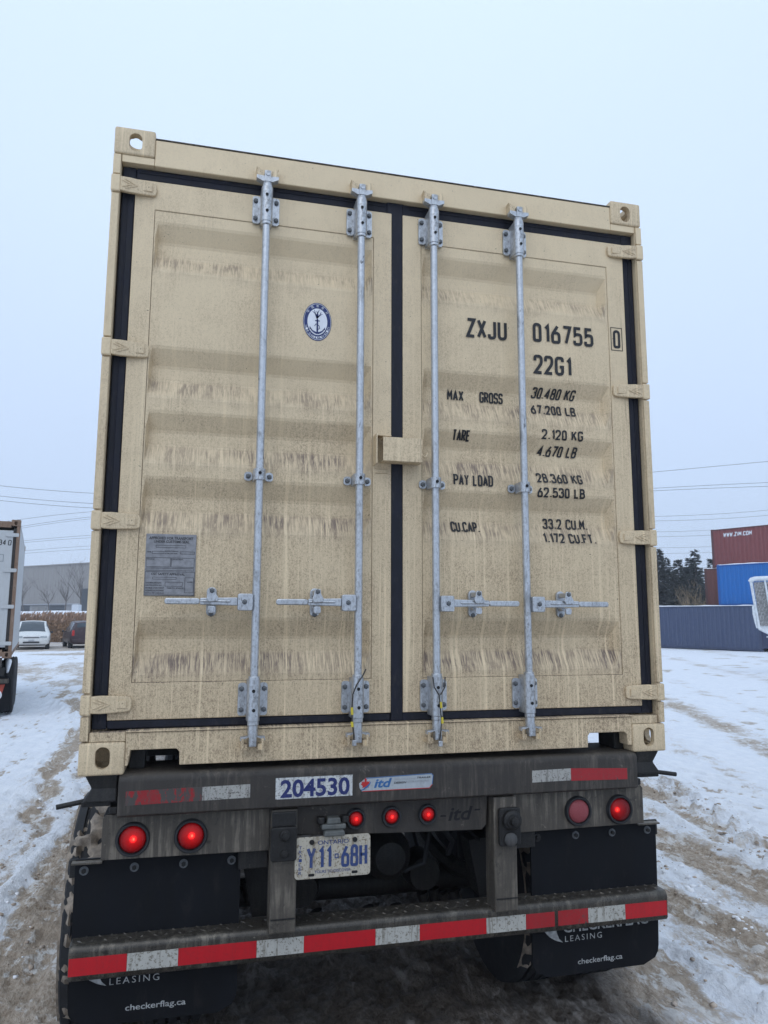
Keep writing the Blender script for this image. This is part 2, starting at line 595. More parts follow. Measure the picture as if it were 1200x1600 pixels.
q = .2
GL = {
    '0': [rr(0, .44, 0, 1, q)], 'O': [rr(0, .5, 0, 1, q)],
    '1': [[(.08, .80), (.26, 1), (.26, 0)]],
    '2': [[(0, .72), (0, 1, q), (.5, 1, q), (.5, .58, .15), (0, 0), (.5, 0)]],
    '3': [[(0, .78), (0, 1, q), (.48, 1, q), (.48, .54, .18), (.2, .54)], [(.2, .54), (.5, .54, .2), (.5, 0, q), (0, 0, q), (0, .24)]],
    '4': [[(.38, 0), (.38, 1), (0, .28), (.52, .28)]],
    '5': [[(.46, 1), (.05, 1), (.03, .54), (.14, .62, .1), (.5, .62, q), (.5, 0, q), (0, 0, q), (0, .22)]],
    '6': [[(.38, 1), (0, .48, .15), (0, .28)], rr(0, .5, 0, .58, q)],
    '7': [[(0, 1), (.5, 1), (.18, 0)]],
    '8': [rr(.03, .47, .54, 1, q), rr(0, .5, 0, .54, q)],
    'Z': [[(0, 1), (.5, 1), (0, 0), (.5, 0)]], 'X': [[(0, 0), (.5, 1)], [(0, 1), (.5, 0)]],
    'J': [[(.42, 1), (.42, 0, q), (0, 0, q), (0, .22)]],
    'U': [[(0, 1), (0, 0, .22), (.5, 0, .22), (.5, 1)]],
    'G': [[(.5, .78), (.5, 1, .22), (0, 1, .22), (0, 0, .22), (.5, 0, .22), (.5, .45), (.28, .45)]],
    'M': [[(0, 0), (0, 1), (.27, .4), (.54, 1), (.54, 0)]],
    'A': [[(0, 0), (.26, 1), (.52, 0)], [(.09, .3), (.43, .3)]],
    'R': [[(0, 0), (0, 1), (.48, 1, .22), (.48, .5, .22), (0, .5)], [(.24, .5), (.5, 0)]],
    'S': [[(.5, .78), (.5, 1, q), (0, 1, q), (0, .54, .2), (.5, .5, .2), (.5, 0, q), (0, 0, q), (0, .22)]],
    'T': [[(0, 1), (.5, 1)], [(.25, 1), (.25, 0)]],
    'E': [[(.46, 1), (0, 1), (0, 0), (.46, 0)], [(0, .52), (.4, .52)]],
    'F': [[(.46, 1), (0, 1), (0, 0)], [(0, .52), (.4, .52)]],
    'P': [[(0, 0), (0, 1), (.5, 1, .22), (.5, .47, .22), (0, .47)]],
    'Y': [[(0, 1), (.25, .5), (.5, 1)], [(.25, .5), (.25, 0)]],
    'L': [[(0, 1), (0, 0), (.44, 0)]],
    'D': [[(0, 0), (0, 1), (.5, 1, .25), (.5, 0, .25), (0, 0)]],
    'C': [[(.5, .76), (.5, 1, .22), (0, 1, .22), (0, 0, .22), (.5, 0, .22), (.5, .24)]],
    'K': [[(0, 0), (0, 1)], [(.5, 1), (.02, .42)], [(.2, .6), (.5, 0)]],
    'B': [[(0, .53), (0, 1), (.47, 1, .2), (.47, .53, .2), (0, .53)], [(0, .53), (.5, .53, .2), (.5, 0, .22), (0, 0), (0, .53)]],
    'H': [[(0, 0), (0, 1)], [(.5, 0), (.5, 1)], [(0, .52), (.5, .52)]],
    'N': [[(0, 0), (0, 1), (.5, 0), (.5, 1)]],
    'I': [[(.1, 0), (.1, 1)]], 'W': [[(0, 1), (.15, 0), (.3, .8), (.45, 0), (.6, 1)]], 'V': [[(0, 1), (.25, 0), (.5, 1)]],
    '.': [[(.05, -.02), (.05, .10)]], '-': [[(.06, .5), (.3, .5)]], '*': [[(.08, .42), (.22, .42), (.22, .58), (.08, .58), (.08, .42)]],
}


def stroke_text(mb, text, x0, x1, z0, z1, w, shear=0.0, yf=None, step=.012, gap=.33):
    """monoline stencil lettering fitted to a box; yf(x,z) gives the surface it is sprayed on"""
    yf = yf or (lambda x, z: 0.0)
    pos = 0
    lay = []
    for ch in text:
        if ch == ' ':
            pos += .50
            continue
        g = GL[ch]
        wd = max(p[0] for s in g for p in s)
        lay.append((pos, g))
        pos += wd + gap
    total = pos - gap
    sx, sz = (x1 - x0 - w) / max(total, .01), (z1 - z0 - w)
    lift = 0
    for off, g in lay:
        for s in g:
            pts = [Vector((x0 + w / 2 + (off + a) * sx + shear * b * sz, z0 + w / 2 + b * sz)) for a, b in fillet(s)]
            # resample
            fine = [pts[0]]
            for a, b in zip(pts, pts[1:]):
                n = max(1, int((b - a).length / step))
                fine += [a + (b - a) * (k / n) for k in range(1, n + 1)]
            fine = [p for i, p in enumerate(fine) if i == 0 or (p - fine[i - 1]).length > 1e-5]
            if len(fine) < 2:
                continue
            closed = (fine[0] - fine[-1]).length < 1e-4
            vs, fs = [], []
            lift += 1
            for i, p in enumerate(fine):
                d0 = (p - fine[i - 1]).normalized() if i else ((fine[-1] - fine[-2]).normalized() if closed else None)
                d1 = (fine[i + 1] - p).normalized() if i < len(fine) - 1 else ((fine[1] - fine[0]).normalized() if closed else None)
                d0 = d0 or d1
                d1 = d1 or d0
                n0, n1 = Vector((-d0.y, d0.x)), Vector((-d1.y, d1.x))
                m = n0 + n1
                m = n0 if m.length < .2 else m.normalized()
                k = min(1.8, 1 / max(.35, m.dot(n0)))
                for sgn in (-1, 1):
                    qd = p + m * (sgn * w / 2 * k)
                    vs.append((qd.x, yf(qd.x, qd.y) - .0006 * (lift % 2), qd.y))
                if i:
                    o = 2 * (i - 1)
                    fs.append((o, o + 2, o + 3, o + 1))
            mb.add(vs, fs)
    return mb


_fonts = {}


def font_text(text, x0, x1, z0, z1, y, bold=0.0, shear=0.0, space=1.0, yf=None):
    """flat lettering from the built-in typeface fitted to a box in the XZ plane, facing -Y; returns (verts, faces)"""
    cu = bpy.data.curves.new('lettering', 'FONT')
    cu.body = text
    cu.shear = shear
    cu.offset = bold
    cu.space_character = space
    cu.resolution_u = 3
    o = bpy.data.objects.new('lettering', cu)
    COL.objects.link(o)
    dg = bpy.context.evaluated_depsgraph_get()
    me = bpy.data.meshes.new_from_object(o.evaluated_get(dg))
    vs = [v.co.copy() for v in me.vertices]
    fs = [tuple(p.vertices) for p in me.polygons]
    bpy.data.objects.remove(o)
    bpy.data.curves.remove(cu)
    bpy.data.meshes.remove(me)
    if not vs:
        return [], []
    ax, bx = min(v.x for v in vs), max(v.x for v in vs)
    ay, by = min(v.y for v in vs), max(v.y for v in vs)
    out = []
    for v in vs:
        X = x0 + (v.x - ax) / (bx - ax) * (x1 - x0)
        Z = z0 + (v.y - ay) / (by - ay) * (z1 - z0)
        out.append((X, (yf(X, Z) if yf else y), Z))
    return out, fs


def flat_part(name, vf, material, parent):
    mb = MB()
    for v, f in vf:
        mb.add(v, f)
    me = bpy.data.meshes.new(name)
    me.from_pydata(mb.v, [], mb.f)
    me.materials.append(material)
    # all faces look towards -Y
    bm = bmesh.new()
    bm.from_mesh(me)
    bm.normal_update()
    for f in bm.faces:
        if f.normal.y > 0:
            f.normal_flip()
    bm.to_mesh(me)
    bm.free()
    return obj(name, me, parent)


# ---------------------------------------------------------------- noise in numpy
_perm = rng.random((4096,))


def vnoise(x, y, seed=0):
    xi, yi = np.floor(x).astype(np.int64), np.floor(y).astype(np.int64)
    fx, fy = x - xi, y - yi
    fx, fy = fx * fx * (3 - 2 * fx), fy * fy * (3 - 2 * fy)

    def h(a, b):
        n = (a * 73856093) ^ (b * 19349663) ^ (seed * 83492791)
        n = (n ^ (n >> 13)) * 1274126177
        return _perm[(n ^ (n >> 16)) & 4095]
    a, b, c, d = h(xi, yi), h(xi + 1, yi), h(xi, yi + 1), h(xi + 1, yi + 1)
    return (a * (1 - fx) + b * fx) * (1 - fy) + (c * (1 - fx) + d * fx) * fy


def fbm(x, y, o=4, seed=0, g=.5):
    s, a, t = 0, 1, 0
    for k in range(o):
        s = s + a * vnoise(x * 2 ** k + 17.3 * k, y * 2 ** k + 9.1 * k, seed + k)
        t += a
        a *= g
    return s / t


def ss(x, a, b):
    t = np.clip((x - a) / (b - a), 0, 1)
    return t * t * (3 - 2 * t)

# ================================================================ THE SETTING: ground
def axis_pts(lo, hi, step, far, grow):
    a = list(np.arange(lo, hi, step))
    d, x = step, hi
    while x < far:
        a.append(x)
        d *= grow
        x += d
    d, x = step, lo
    b = []
    while x > -far:
        d *= grow
        x -= d
        b.append(x)
    return np.array(b[::-1] + a)


def ground_fields(X, Y):
    """returns height, dirt (tan slush), mud (dark wet) at ground points"""
    wob = (fbm(X * .9, Y * .9, 3, 3) - .5)
    wob2 = (fbm(X * 4, Y * 4, 3, 5) - .5)
    wob3 = (fbm(X * 14, Y * 14, 3, 23) - .5)
    # right lane, between the trailer wheels and the clean snow
    xr = np.interp(Y, [-4, .5, 2.2, 3.4, 4.2, 4.8, 9, 16, 40], [3.2, 3.35, 3.55, 4.02, 4.22, 4.35, 5.0, 6.5, 14])
    xl_r = np.interp(Y, [-4, 8, 16, 40], [.6, .6, 1.2, 5])
    e = wob * .55 + wob2 * .30 + wob3 * .12
    right = ss(X - xl_r + e, -.1, .25) * (1 - ss(X - xr + e, -.22, .20))
    # a white ridge left standing between the ruts
    ridge = np.exp(-((X - np.interp(Y, [0, 1, 1.7, 2.3, 6], [2.40, 2.49, 2.56, 2.62, 3.1]) + wob * .30 + wob2 * .30 + wob3 * .10) / .085) ** 2)
    ridge2 = np.exp(-((X - 1.78 + wob * .4 + wob2 * .30 + wob3 * .1) / .07) ** 2) * (1 - ss(Y, .9, 1.4))
    ridge3 = np.exp(-((X - np.interp(Y, [1, 3, 6], [3.05, 3.45, 4.0]) + wob * .35) / .09) ** 2) * ss(Y, 1.6, 2.2) * .7
    rn = .25 + 1.35 * ss(fbm(X * 2.3 + 2, Y * 1.1, 4, 19), .36, .60)
    ridge, ridge2, ridge3 = ridge * rn, ridge2 * rn, ridge3 * rn * .8
    # left lane
    xl = np.interp(Y, [-4, 0, 3.7, 4.5, 6.4, 11.1, 13, 18, 28, 45, 60], [-2.4, -2.3, -2.28, -2.36, -2.52, -2.78, -3.2, -4.6, -8.2, -12, -14])
    xrl = np.interp(Y, [-4, 7, 12, 18, 28, 45, 60], [-.6, -.6, -1.2, -1.6, -3.4, -5, -6])
    left = ss(X - xl + e, -.15, .2) * (1 - ss(X - xrl + e, -.3, .3)) * (1 - .55 * ss(Y, 14, 20)) * (1 - .8 * ss(Y, 28, 34))
    strip = np.exp(-((X - np.interp(Y, [1.5, 2.6, 3.6, 5.1, 7, 10], [-1.90, -1.95, -1.98, -2.07, -2.2, -2.3]) + wob * .3 + wob2 * .18) / .10) ** 2) * ss(Y, 1.3, 2.2)
    strip2 = np.exp(-((X + 1.66 + wob * .3) / .09) ** 2) * ss(Y, 3.0, 5.0) * .8
    # faint older tracks over the open snow on the right
    old = 0
    for o, w_, a_ in ((0, .45, .55), (1.5, .25, .35), (-1.3, .22, .32), (4.6, .5, .4), (8.5, .6, .38)):
        xo = np.interp(Y, [0, 6.5, 9.5, 12, 30, 60], [5.4, 7.3, 8.5, 9.45, 17, 31]) + o
        old = np.maximum(old, np.exp(-((X - xo + wob * .6) / w_) ** 2) * a_ * (.45 + 1.1 * fbm(X * 1.3, Y * 1.3, 3, 31)))
    lot = ss(fbm(X * .10 + 3, Y * .16, 4, 41), .52, .66) * .6 * (1 - ss(X, -2, 2)) * ss(Y, 20, 26)
    under = (1 - ss(np.abs(X) + wob * .3, 1.15, 1.55)) * (1 - ss(Y, 9, 14))
    pat = np.clip(.35 + 1.25 * ss(fbm(X * 2.6 + 7, Y * .55, 4, 47), .34, .62), .4, 1.1)
    dirt = np.maximum.reduce([right * pat, left * pat, old, under, lot])
    white = np.maximum.reduce([ridge, ridge2, ridge3, strip, strip2])
    dirt = dirt * (1 - np.clip(white * 1.1, 0, .92) * (1 - under))
    cl = fbm(X * 7, Y * 7, 4, 9)
    dirt = np.clip(dirt + (cl - .5) * .55 * (dirt > .02), 0, 1)
    mud = under * (.55 + .7 * fbm(X * 3, Y * 1.2, 4, 13)) + .28 * dirt * ss(fbm(X * 2.2, Y * 1.1, 4, 17), .50, .68)
    # height
    ruts = (fbm(X * 9, Y * .7, 3, 21) - .5) * .10
    clods = np.abs(fbm(X * 11, Y * 11, 4, 25, .6) - .5) * 2
    big = fbm(X * 3.2, Y * 2.0, 4, 27)
    act = np.clip(np.maximum(dirt, white * .8), 0, 1)
    h = act * (ruts + (.5 - clods) * .06 + (big - .5) * .08 + (fbm(X * 24, Y * 16, 2, 28) - .5) * .018) - .03 * np.clip(dirt, 0, 1) + .018 * white
    # thrown-up crumbs along the lane edges
    edge = np.exp(-((X - xr) / .22) ** 2) + .7 * np.exp(-((X - xl) / .16) ** 2)
    crumbs = ss(fbm(X * 8, Y * 8, 3, 33), .50, .66) * edge
    h = h + crumbs * .075
    # scuffs and footprints in the snow
    sc = ss(fbm(X * 3.4 + 5, Y * 2.2, 3, 35), .60, .68) * (1 - act)
    h = h - sc * .022 + (fbm(X * .5, Y * .5, 3, 37) - .5) * .05 + (fbm(X * 22, Y * 22, 2, 39) - .5) * .012 * (1 - act)
    scd = ss(fbm(X * 9.5 + 5, Y * 6.2, 4, 36), .62, .68) * (1 - act) * ss(fbm(X * .7, Y * .5, 3, 38), .40, .56)
    dirt = np.maximum(dirt, scd * .62)
    dirt = np.maximum(dirt, crumbs * .45)
    h = h - scd * .02
    fade = 1 - ss(np.hypot(X, Y), 25, 60)
    return h * (.25 + .75 * fade) - .012, np.clip(dirt, 0, 1), np.clip(mud, 0, 1)


gx = axis_pts(-4.2, 5.2, .024, 900, 1.03)
gy = axis_pts(.1, 4.2, .024, 1200, 1.022)
GX, GY = np.meshgrid(gx, gy)
GH, GD, GM = ground_fields(GX, GY)
nx, ny = len(gx), len(gy)
me = bpy.data.meshes.new('snow_ground')
co = np.stack([GX.ravel(), GY.ravel(), GH.ravel()], -1).astype(np.float32)
idx = np.arange(nx * ny).reshape(ny, nx)
quads = np.stack([idx[:-1, :-1], idx[:-1, 1:], idx[1:, 1:], idx[1:, :-1]], -1).reshape(-1, 4)
me.vertices.add(len(co))
me.vertices.foreach_set('co', co.ravel())
me.loops.add(quads.size)
me.loops.foreach_set('vertex_index', quads.ravel().astype(np.int32))
me.polygons.add(len(quads))
me.polygons.foreach_set('loop_start', np.arange(0, quads.size, 4, dtype=np.int32))
me.polygons.foreach_set('loop_total', np.full(len(quads), 4, dtype=np.int32))
me.polygons.foreach_set('use_smooth', np.ones(len(quads), dtype=bool))
at = me.attributes.new('soil', 'FLOAT_COLOR', 'POINT')
at.data.foreach_set('color', np.stack([GD.ravel(), GM.ravel(), np.zeros(GD.size), np.ones(GD.size)], -1).astype(np.float32).ravel())
me.update()
me.validate()
m, N, L, P = nodes_of('snow_and_slush')
tc = N.new('ShaderNodeTexCoord').outputs['Object']
an = N.new('ShaderNodeAttribute')
an.attribute_name = 'soil'
sp = N.new('ShaderNodeSeparateColor')
L.new(an.outputs['Color'], sp.inputs[0])
f1 = noise(N, L, tc, 9, 6, .7, .3, (1, .45, 1))
f2 = noise(N, L, tc, 42, 5, .75, .2, (1, .6, 1))
f3 = noise(N, L, tc, 2.0, 4, .6, 0, (1, .35, 1))
dd = math_node(N, L, 'MULTIPLY_ADD', math_node(N, L, 'SUBTRACT', f1, .5), 1.25, sp.outputs['Red'])
dd = math_node(N, L, 'MULTIPLY_ADD', math_node(N, L, 'SUBTRACT', f2, .5), .85, dd)
d1 = sstep(N, L, dd, .25, .62)
snow = mixc(N, L, sstep(N, L, f1, .3, .7), (.73, .76, .82), (.83, .85, .89))
tan = mixc(N, L, sstep(N, L, f2, .3, .68), (.24, .182, .132), (.55, .472, .392))
tan = mixc(N, L, sstep(N, L, f3, .42, .68), tan, (.38, .31, .245))
tan = mixc(N, L, math_node(N, L, 'MULTIPLY', sstep(N, L, f1, .52, .62), .85), tan, (.72, .71, .70))
c = mixc(N, L, d1, snow, tan)
mm = math_node(N, L, 'MULTIPLY_ADD', math_node(N, L, 'SUBTRACT', f1, .5), .9, sp.outputs['Green'])
mm = math_node(N, L, 'MULTIPLY_ADD', math_node(N, L, 'SUBTRACT', f2, .5), .4, mm)
mudc = mixc(N, L, sstep(N, L, f2, .35, .7), (.085, .068, .056), (.175, .150, .128))
mudc = mixc(N, L, sstep(N, L, noise(N, L, tc, 6, 5, .7, .6, (1, .22, 1)), .52, .66), mudc, (.33, .30, .275))
md = sstep(N, L, mm, .15, .75)
c = mixc(N, L, math_node(N, L, 'MULTIPLY', md, .9), c, mudc)
L.new(c, P.inputs['Base Color'])
L.new(sstep(N, L, md, 0, 1, .85, .55), P.inputs['Roughness'])
P.inputs['Specular IOR Level'].default_value = .3
hh = math_node(N, L, 'MULTIPLY_ADD', f2, .6, math_node(N, L, 'MULTIPLY', f1, 1.2))
bump(N, L, hh, P, .8, .045)
me.materials.append(m)
tag(obj('snow_ground', me), kind='structure')


# loose lumps of slush and snow thrown up along the lanes
def clods(name, n, material, pick):
    ico = bmesh.new()
    bmesh.ops.create_icosphere(ico, subdivisions=1, radius=1)
    iv = np.array([v.co[:] for v in ico.verts])
    fi = np.array([[v.index for v in f.verts] for f in ico.faces])
    ico.free()
    P_ = pick(n)
    hgt = ground_fields(P_[:, 0], P_[:, 1])[0]
    V, F = [], []
    for i in range(n):
        r_ = P_[i, 2]
        sc_ = r_ * np.array([.8 + .7 * rng.random(), .8 + .7 * rng.random(), .45 + .35 * rng.random()])
        q_ = iv * sc_ * (1 + rng.normal(0, .20, (len(iv), 1)))
        a = rng.random() * 6.28
        q_ = np.stack([q_[:, 0] * math.cos(a) - q_[:, 1] * math.sin(a), q_[:, 0] * math.sin(a) + q_[:, 1] * math.cos(a), q_[:, 2]], -1)
        V.append(q_ + np.array([P_[i, 0], P_[i, 1], hgt[i] + r_ * .12]))
        F.append(fi + i * len(iv))
    V, F = np.concatenate(V), np.concatenate(F)
    me_ = bpy.data.meshes.new(name)
    me_.from_pydata(V.tolist(), [], F.tolist())
    me_.materials.append(material)
    me_.polygons.foreach_set('use_smooth', [True] * len(me_.polygons))
    tag(obj(name, me_), kind='stuff')


def size(n, a=.005, b=.024):
    return a + (b - a) * rng.random(n) ** 4


def pick_tan(n):
    k = n // 3
    y1 = rng.random(k) ** 1.4 * 7
    x1 = np.interp(y1, [0, 2.2, 3.4, 4.8, 9], [3.3, 3.55, 4.02, 4.35, 5.0]) + rng.normal(-.05, .22, k)
    y2 = rng.random(k) * 6
    x2 = 1.35 + rng.random(k) * 2.2
    m_ = n - 2 * k
    y3 = rng.random(m_) ** 1.3 * 9 + .3
    x3 = -1.5 - rng.random(m_) * .85
    return np.stack([np.concatenate([x1, x2, x3]), np.concatenate([y1, y2, y3]), size(n)], -1)


def pick_white(n):
    k = n // 3
    y1 = rng.random(k) * 7
    x1 = np.interp(y1, [0, 2.2, 3.4, 4.8, 9], [3.3, 3.55, 4.02, 4.35, 5.0]) + np.abs(rng.normal(0, .30, k))
    y2 = rng.random(k) * 3.2 + .1
    x2 = np.interp(y2, [0, 1, 1.7, 2.3, 6], [2.40, 2.49, 2.56, 2.62, 3.1]) + rng.normal(0, .10, k)
    m_ = n - 2 * k
    y3 = rng.random(m_) * 8 + 1.2
    x3 = np.interp(y3, [1.5, 2.6, 3.6, 5.1, 7, 10], [-1.90, -1.95, -1.98, -2.07, -2.2, -2.3]) + rng.normal(0, .13, m_)
    return np.stack([np.concatenate([x1, x2, x3]), np.concatenate([y1, y2, y3]), size(n)], -1)


clods('slush_clods', 1500, mat('slush_clod', (.36, .29, .23), .9, 0, .45, 16, dust=.5, dustcol=(.62, .59, .56)), pick_tan)
clods('snow_clods', 500, mat('snow_lump', (.78, .79, .82), .9, 0, .08, 12), pick_white)

# ================================================================ SHIPPING CONTAINER
Z0 = 1.25
box_t = thing('shipping_container', 'tall beige shipping container with closed doors and four galvanised lock rods on the trailer', 'shipping container', (0, 0, Z0))
CL, CH = 6.058, 2.591


def casting_mesh(name, material):
    """hollow ISO corner block with rounded holes; returns mesh for the right-lower-rear corner, local origin at the outer rear bottom corner"""
    w, h, d = .162, .118, .178

    def tmp(me):
        o = bpy.data.objects.new('corner_block', me)
        COL.objects.link(o)
        return o
    body = MB().box(-w, 0, 0, d, 0, h).mesh('corner_block')
    bm = bmesh.new()
    bm.from_mesh(body)
    bmesh.ops.bevel(bm, geom=[e for e in bm.edges], offset=.009, segments=3, affect='EDGES', profile=.5)
    bm.to_mesh(body)
    bm.free()
    base = tmp(body)
    cav = MB().box(-w + .026, -.026, .026, d - .026, .026, h - .026)

    def stad(hw, hh, n=8):
        r = min(hw, hh)
        pts = []
        for cx_, cz_, a0 in ((hw - r, -(hh - r), -90), (hw - r, hh - r, 0), (-(hw - r), hh - r, 90), (-(hw - r), -(hh - r), 180)):
            for k in range(n + 1):
                a = R(a0 + 90 * k / n)
                pts.append((cx_ + r * math.cos(a), cz_ + r * math.sin(a)))
        out = []
        for p_ in pts:
            if not out or (Vector(p_) - Vector(out[-1])).length > 1e-4:
                out.append(p_)
        if (Vector(out[0]) - Vector(out[-1])).length < 1e-4:
            out.pop()
        return out
    cut1 = MB().poly_xz([(-w * .52 + x, h * .53 + z) for x, z in stad(.026, .040)], -.05, .06)
    s2 = stad(.036, .030)
    n = len(s2)
    cut2 = MB().add([(-.06, d * .5 + a, h * .5 + b) for a, b in s2] + [(.05, d * .5 + a, h * .5 + b) for a, b in s2],
                    [tuple(range(n - 1, -1, -1)), tuple(range(n, 2 * n))] + [(i, (i + 1) % n, (i + 1) % n + n, i + n) for i in range(n)])
    s3 = stad(.032, .055)
    cut3 = MB().add([(-w * .5 + a, d * .5 + b, -.05) for a, b in s3] + [(-w * .5 + a, d * .5 + b, .06) for a, b in s3],
                    [tuple(range(n - 1, -1, -1)), tuple(range(n, 2 * n))] + [(i, (i + 1) % n, (i + 1) % n + n, i + n) for i in range(n)])
    tools = [tmp(c_.mesh('cut')) for c_ in (cav, cut1, cut2, cut3)]
    for t_ in tools:
        md_ = base.modifiers.new('cut', 'BOOLEAN')
        md_.operation = 'DIFFERENCE'
        md_.object = t_
        md_.solver = 'EXACT'
    dg = bpy.context.evaluated_depsgraph_get()
    me_ = bpy.data.meshes.new_from_object(base.evaluated_get(dg))
    me_.name = name
    for t_ in tools + [base]:
        bpy.data.objects.remove(t_)
    me_.materials.clear()
    me_.materials.append(material)
    me_.polygons.foreach_set('use_smooth', [True] * len(me_.polygons))
    me_.set_sharp_from_angle(angle=R(35))
    return me_


def flipped(me_, sx, sy, sz):
    m2 = me_.copy()
    m2.transform(Matrix.Diagonal((sx, sy, sz, 1)))
    if sx * sy * sz < 0:
        m2.flip_normals()
    return m2


cast0 = casting_mesh('corner_casting', m_beige_clean)
cast_m = {(sx, sy, sz): flipped(cast0, sx, sy, sz) for sx in (1, -1) for sy in (1, -1) for sz in (1, -1)}


def put_castings(parent, length, height, material=None, half=1.219):
    for (sx, sy, sz), me_ in cast_m.items():
        if material:
            me_ = me_.copy()
            me_.materials.clear()
            me_.materials.append(material)
        obj('corner_casting', me_, parent, (sx * half, 0 if sy > 0 else length, 0 if sz > 0 else height))


put_castings(box_t, CL, CH)

# header and sill
hd = part('door_header', MB().box(-1.0565, 1.0565, .006, .09, 2.438, 2.556), m_beige_clean, box_t, .004)
part('gutter', MB().box(-1.0565, 1.0565, .003, .30, 2.5570, 2.562), m_frame_scuffed, hd, .002)
prof = [(-1.0565, .085), (-1.038, .087), (-.872, .087), (-.862, .075), (-.860, .027), (.842, .027), (.843, .075), (.852, .087), (1.02, .087), (1.032, .075), (1.034, .03), (1.0565, .03), (1.0565, .150), (-1.0565, .150)]
prof[0] = (-1.0565, .03)
prof.insert(1, (-1.046, .03))
prof[2] = (-1.038, .087)
sill = part('door_sill', MB().poly_xz(prof, .006, .075), m_beige, box_t, .003)
part('sill_lip', MB().box(-1.0565, 1.0565, .0, .05, .1515, .158), m_beige, sill, .002)

for s in (-1, 1):
    part('sill_return', MB().box(*sorted((s * 1.0575, s * 1.186)), .008, .061, .1195, .1535), m_beige, sill, .002)
    part('header_return', MB().box(*sorted((s * 1.0575, s * 1.186)), .008, .061, 2.440, 2.4715), m_beige_clean, hd, .002)

# posts with rim segments between the hinge lugs
HZ = (2.338, 1.640, .946, .254)
lug_z = [z for z in HZ]
for s in (-1, 1):
    post = part('corner_post', MB().box(*sorted((s * 1.13, s * 1.186)), .062, .16, .12, 2.472).box(*sorted((s * 1.1875, s * 1.213)), .012, .16, .12, 2.472), m_beige, box_t, .003)
    ends = [2.470] + [v for z in lug_z for v in (z + .040, z - .040)] + [.121]
    for a, b in zip(ends[::2], ends[1::2]):
        part('post_rim', MB().box(*sorted((s * 1.189, s * 1.2185)), .0, .0115, b + .003, a - .003).box(*sorted((s * 1.2135, s * 1.2185)), .0117, .16, b + .003, a - .003), m_beige, post, .003)
    for z in lug_z:
        part('hinge_lug', MB().box(*sorted((s * 1.186, s * 1.2225)), -.006, .0615, z - .037, z + .037), m_beige_clean, post, .006)
    part('front_post', MB().box(*sorted((s * 1.06, s * 1.213)), CL - .16, CL - .02, .12, 2.472), m_beige, box_t, .004)

# rails, walls, roof, floor
for s in (-1, 1):
    part('top_rail', MB().box(*sorted((s * 1.16, s * 1.215)), .18, CL - .18, 2.50, 2.56), m_beige, box_t, .004)
    part('bottom_rail', MB().box(*sorted((s * 1.165, s * 1.215)), .18, CL - .18, .125, .162).box(*sorted((s * 1.17, s * 1.213)), .92 if s > 0 else .18, CL - .92, .02, .1245), m_beige, box_t, .004)
    ys, k = [.19], 0
    ybase = np.arange(.19, CL - .2, .278)
    pts = []
    for y_ in ybase:
        pts += [(y_, 0), (y_ + .07, 0), (y_ + .138, .036), (y_ + .210, .036)]
    pts = [p_ for p_ in pts if p_[0] < CL - .19] + [(CL - .185, 0)]
    mb = MB()
    vs, fs = [], []
    for y_, d_ in pts:
        for z_ in (.163, 2.499):
            vs.append((s * (1.208 - d_), y_, z_))
    for i in range(len(pts) - 1):
        fs.append((2 * i, 2 * i + 2, 2 * i + 3, 2 * i + 1))
    n_ = len(vs)
    vs += [(s * 1.16, pts[0][0], .163), (s * 1.16, pts[0][0], 2.499), (s * 1.16, pts[-1][0], 2.499), (s * 1.16, pts[-1][0], .163)]
    fs += [(n_, n_ + 1, n_ + 2, n_ + 3)]
    part('side_wall', mb.add(vs, fs), m_beige, box_t)
part('roof_panel', MB().box(-1.159, 1.159, .302, CL - .18, 2.535, 2.552), m_beige_clean, box_t)
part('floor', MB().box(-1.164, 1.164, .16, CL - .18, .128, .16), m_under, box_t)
part('front_wall', MB().box(-1.059, 1.059, CL - .06, CL - .03, .1, 2.55), m_beige, box_t)

# ---- doors
GROOVES = [2.205, 1.668, 1.398, 1.128, .572]
S_IN, S_FL, S_OUT = .074, .060, .074


def groove_depth(z):
    for g in GROOVES:
        if z >= g or z <= g - S_IN - S_FL - S_OUT:
            continue
        d = g - z
        if d < S_IN:
            return d / S_IN
        if d < S_IN + S_FL:
            return 1.0
        return 1 - (d - S_IN - S_FL) / S_OUT
    return 0.0


DEPTH = .039
PY = .0335          # outer face of the corrugated sheet


def panel_y(z, lift=.0030):
    return PY + DEPTH * groove_depth(z) - lift


def corrugated(x0, x1, z0, z1):
    xs = [x0, x0 + .004, x0 + .014, x1 - .034, x1 - .006, x1]
    on = [0, 0, 1, 1, 0, 0]
    zs = {z0, z1}
    for g in GROOVES:
        for e_ in (0, S_IN, S_IN + S_FL, S_IN + S_FL + S_OUT):
            for dz in (-.006, .006):
                zs.add(g - e_ + dz)
    zs = sorted(z for z in zs if z0 <= z <= z1)
    mb = MB()
    nxs = len(xs)
    vs = [(x, PY + DEPTH * groove_depth(z) * o_, z) for z in zs for x, o_ in zip(xs, on)]
    fs = [(j * nxs + i, j * nxs + i + 1, (j + 1) * nxs + i + 1, (j + 1) * nxs + i) for j in range(len(zs) - 1) for i in range(nxs - 1)]
    mb.add(vs, fs)
    return mb


def panel_mesh(x0, x1, z0, z1):
    me_ = bpy.data.meshes.new('door_panel')
    mb = corrugated(x0, x1, z0, z1)
    me_.from_pydata(mb.v, [], mb.f)
    me_.materials.append(m_panel)
    return me_


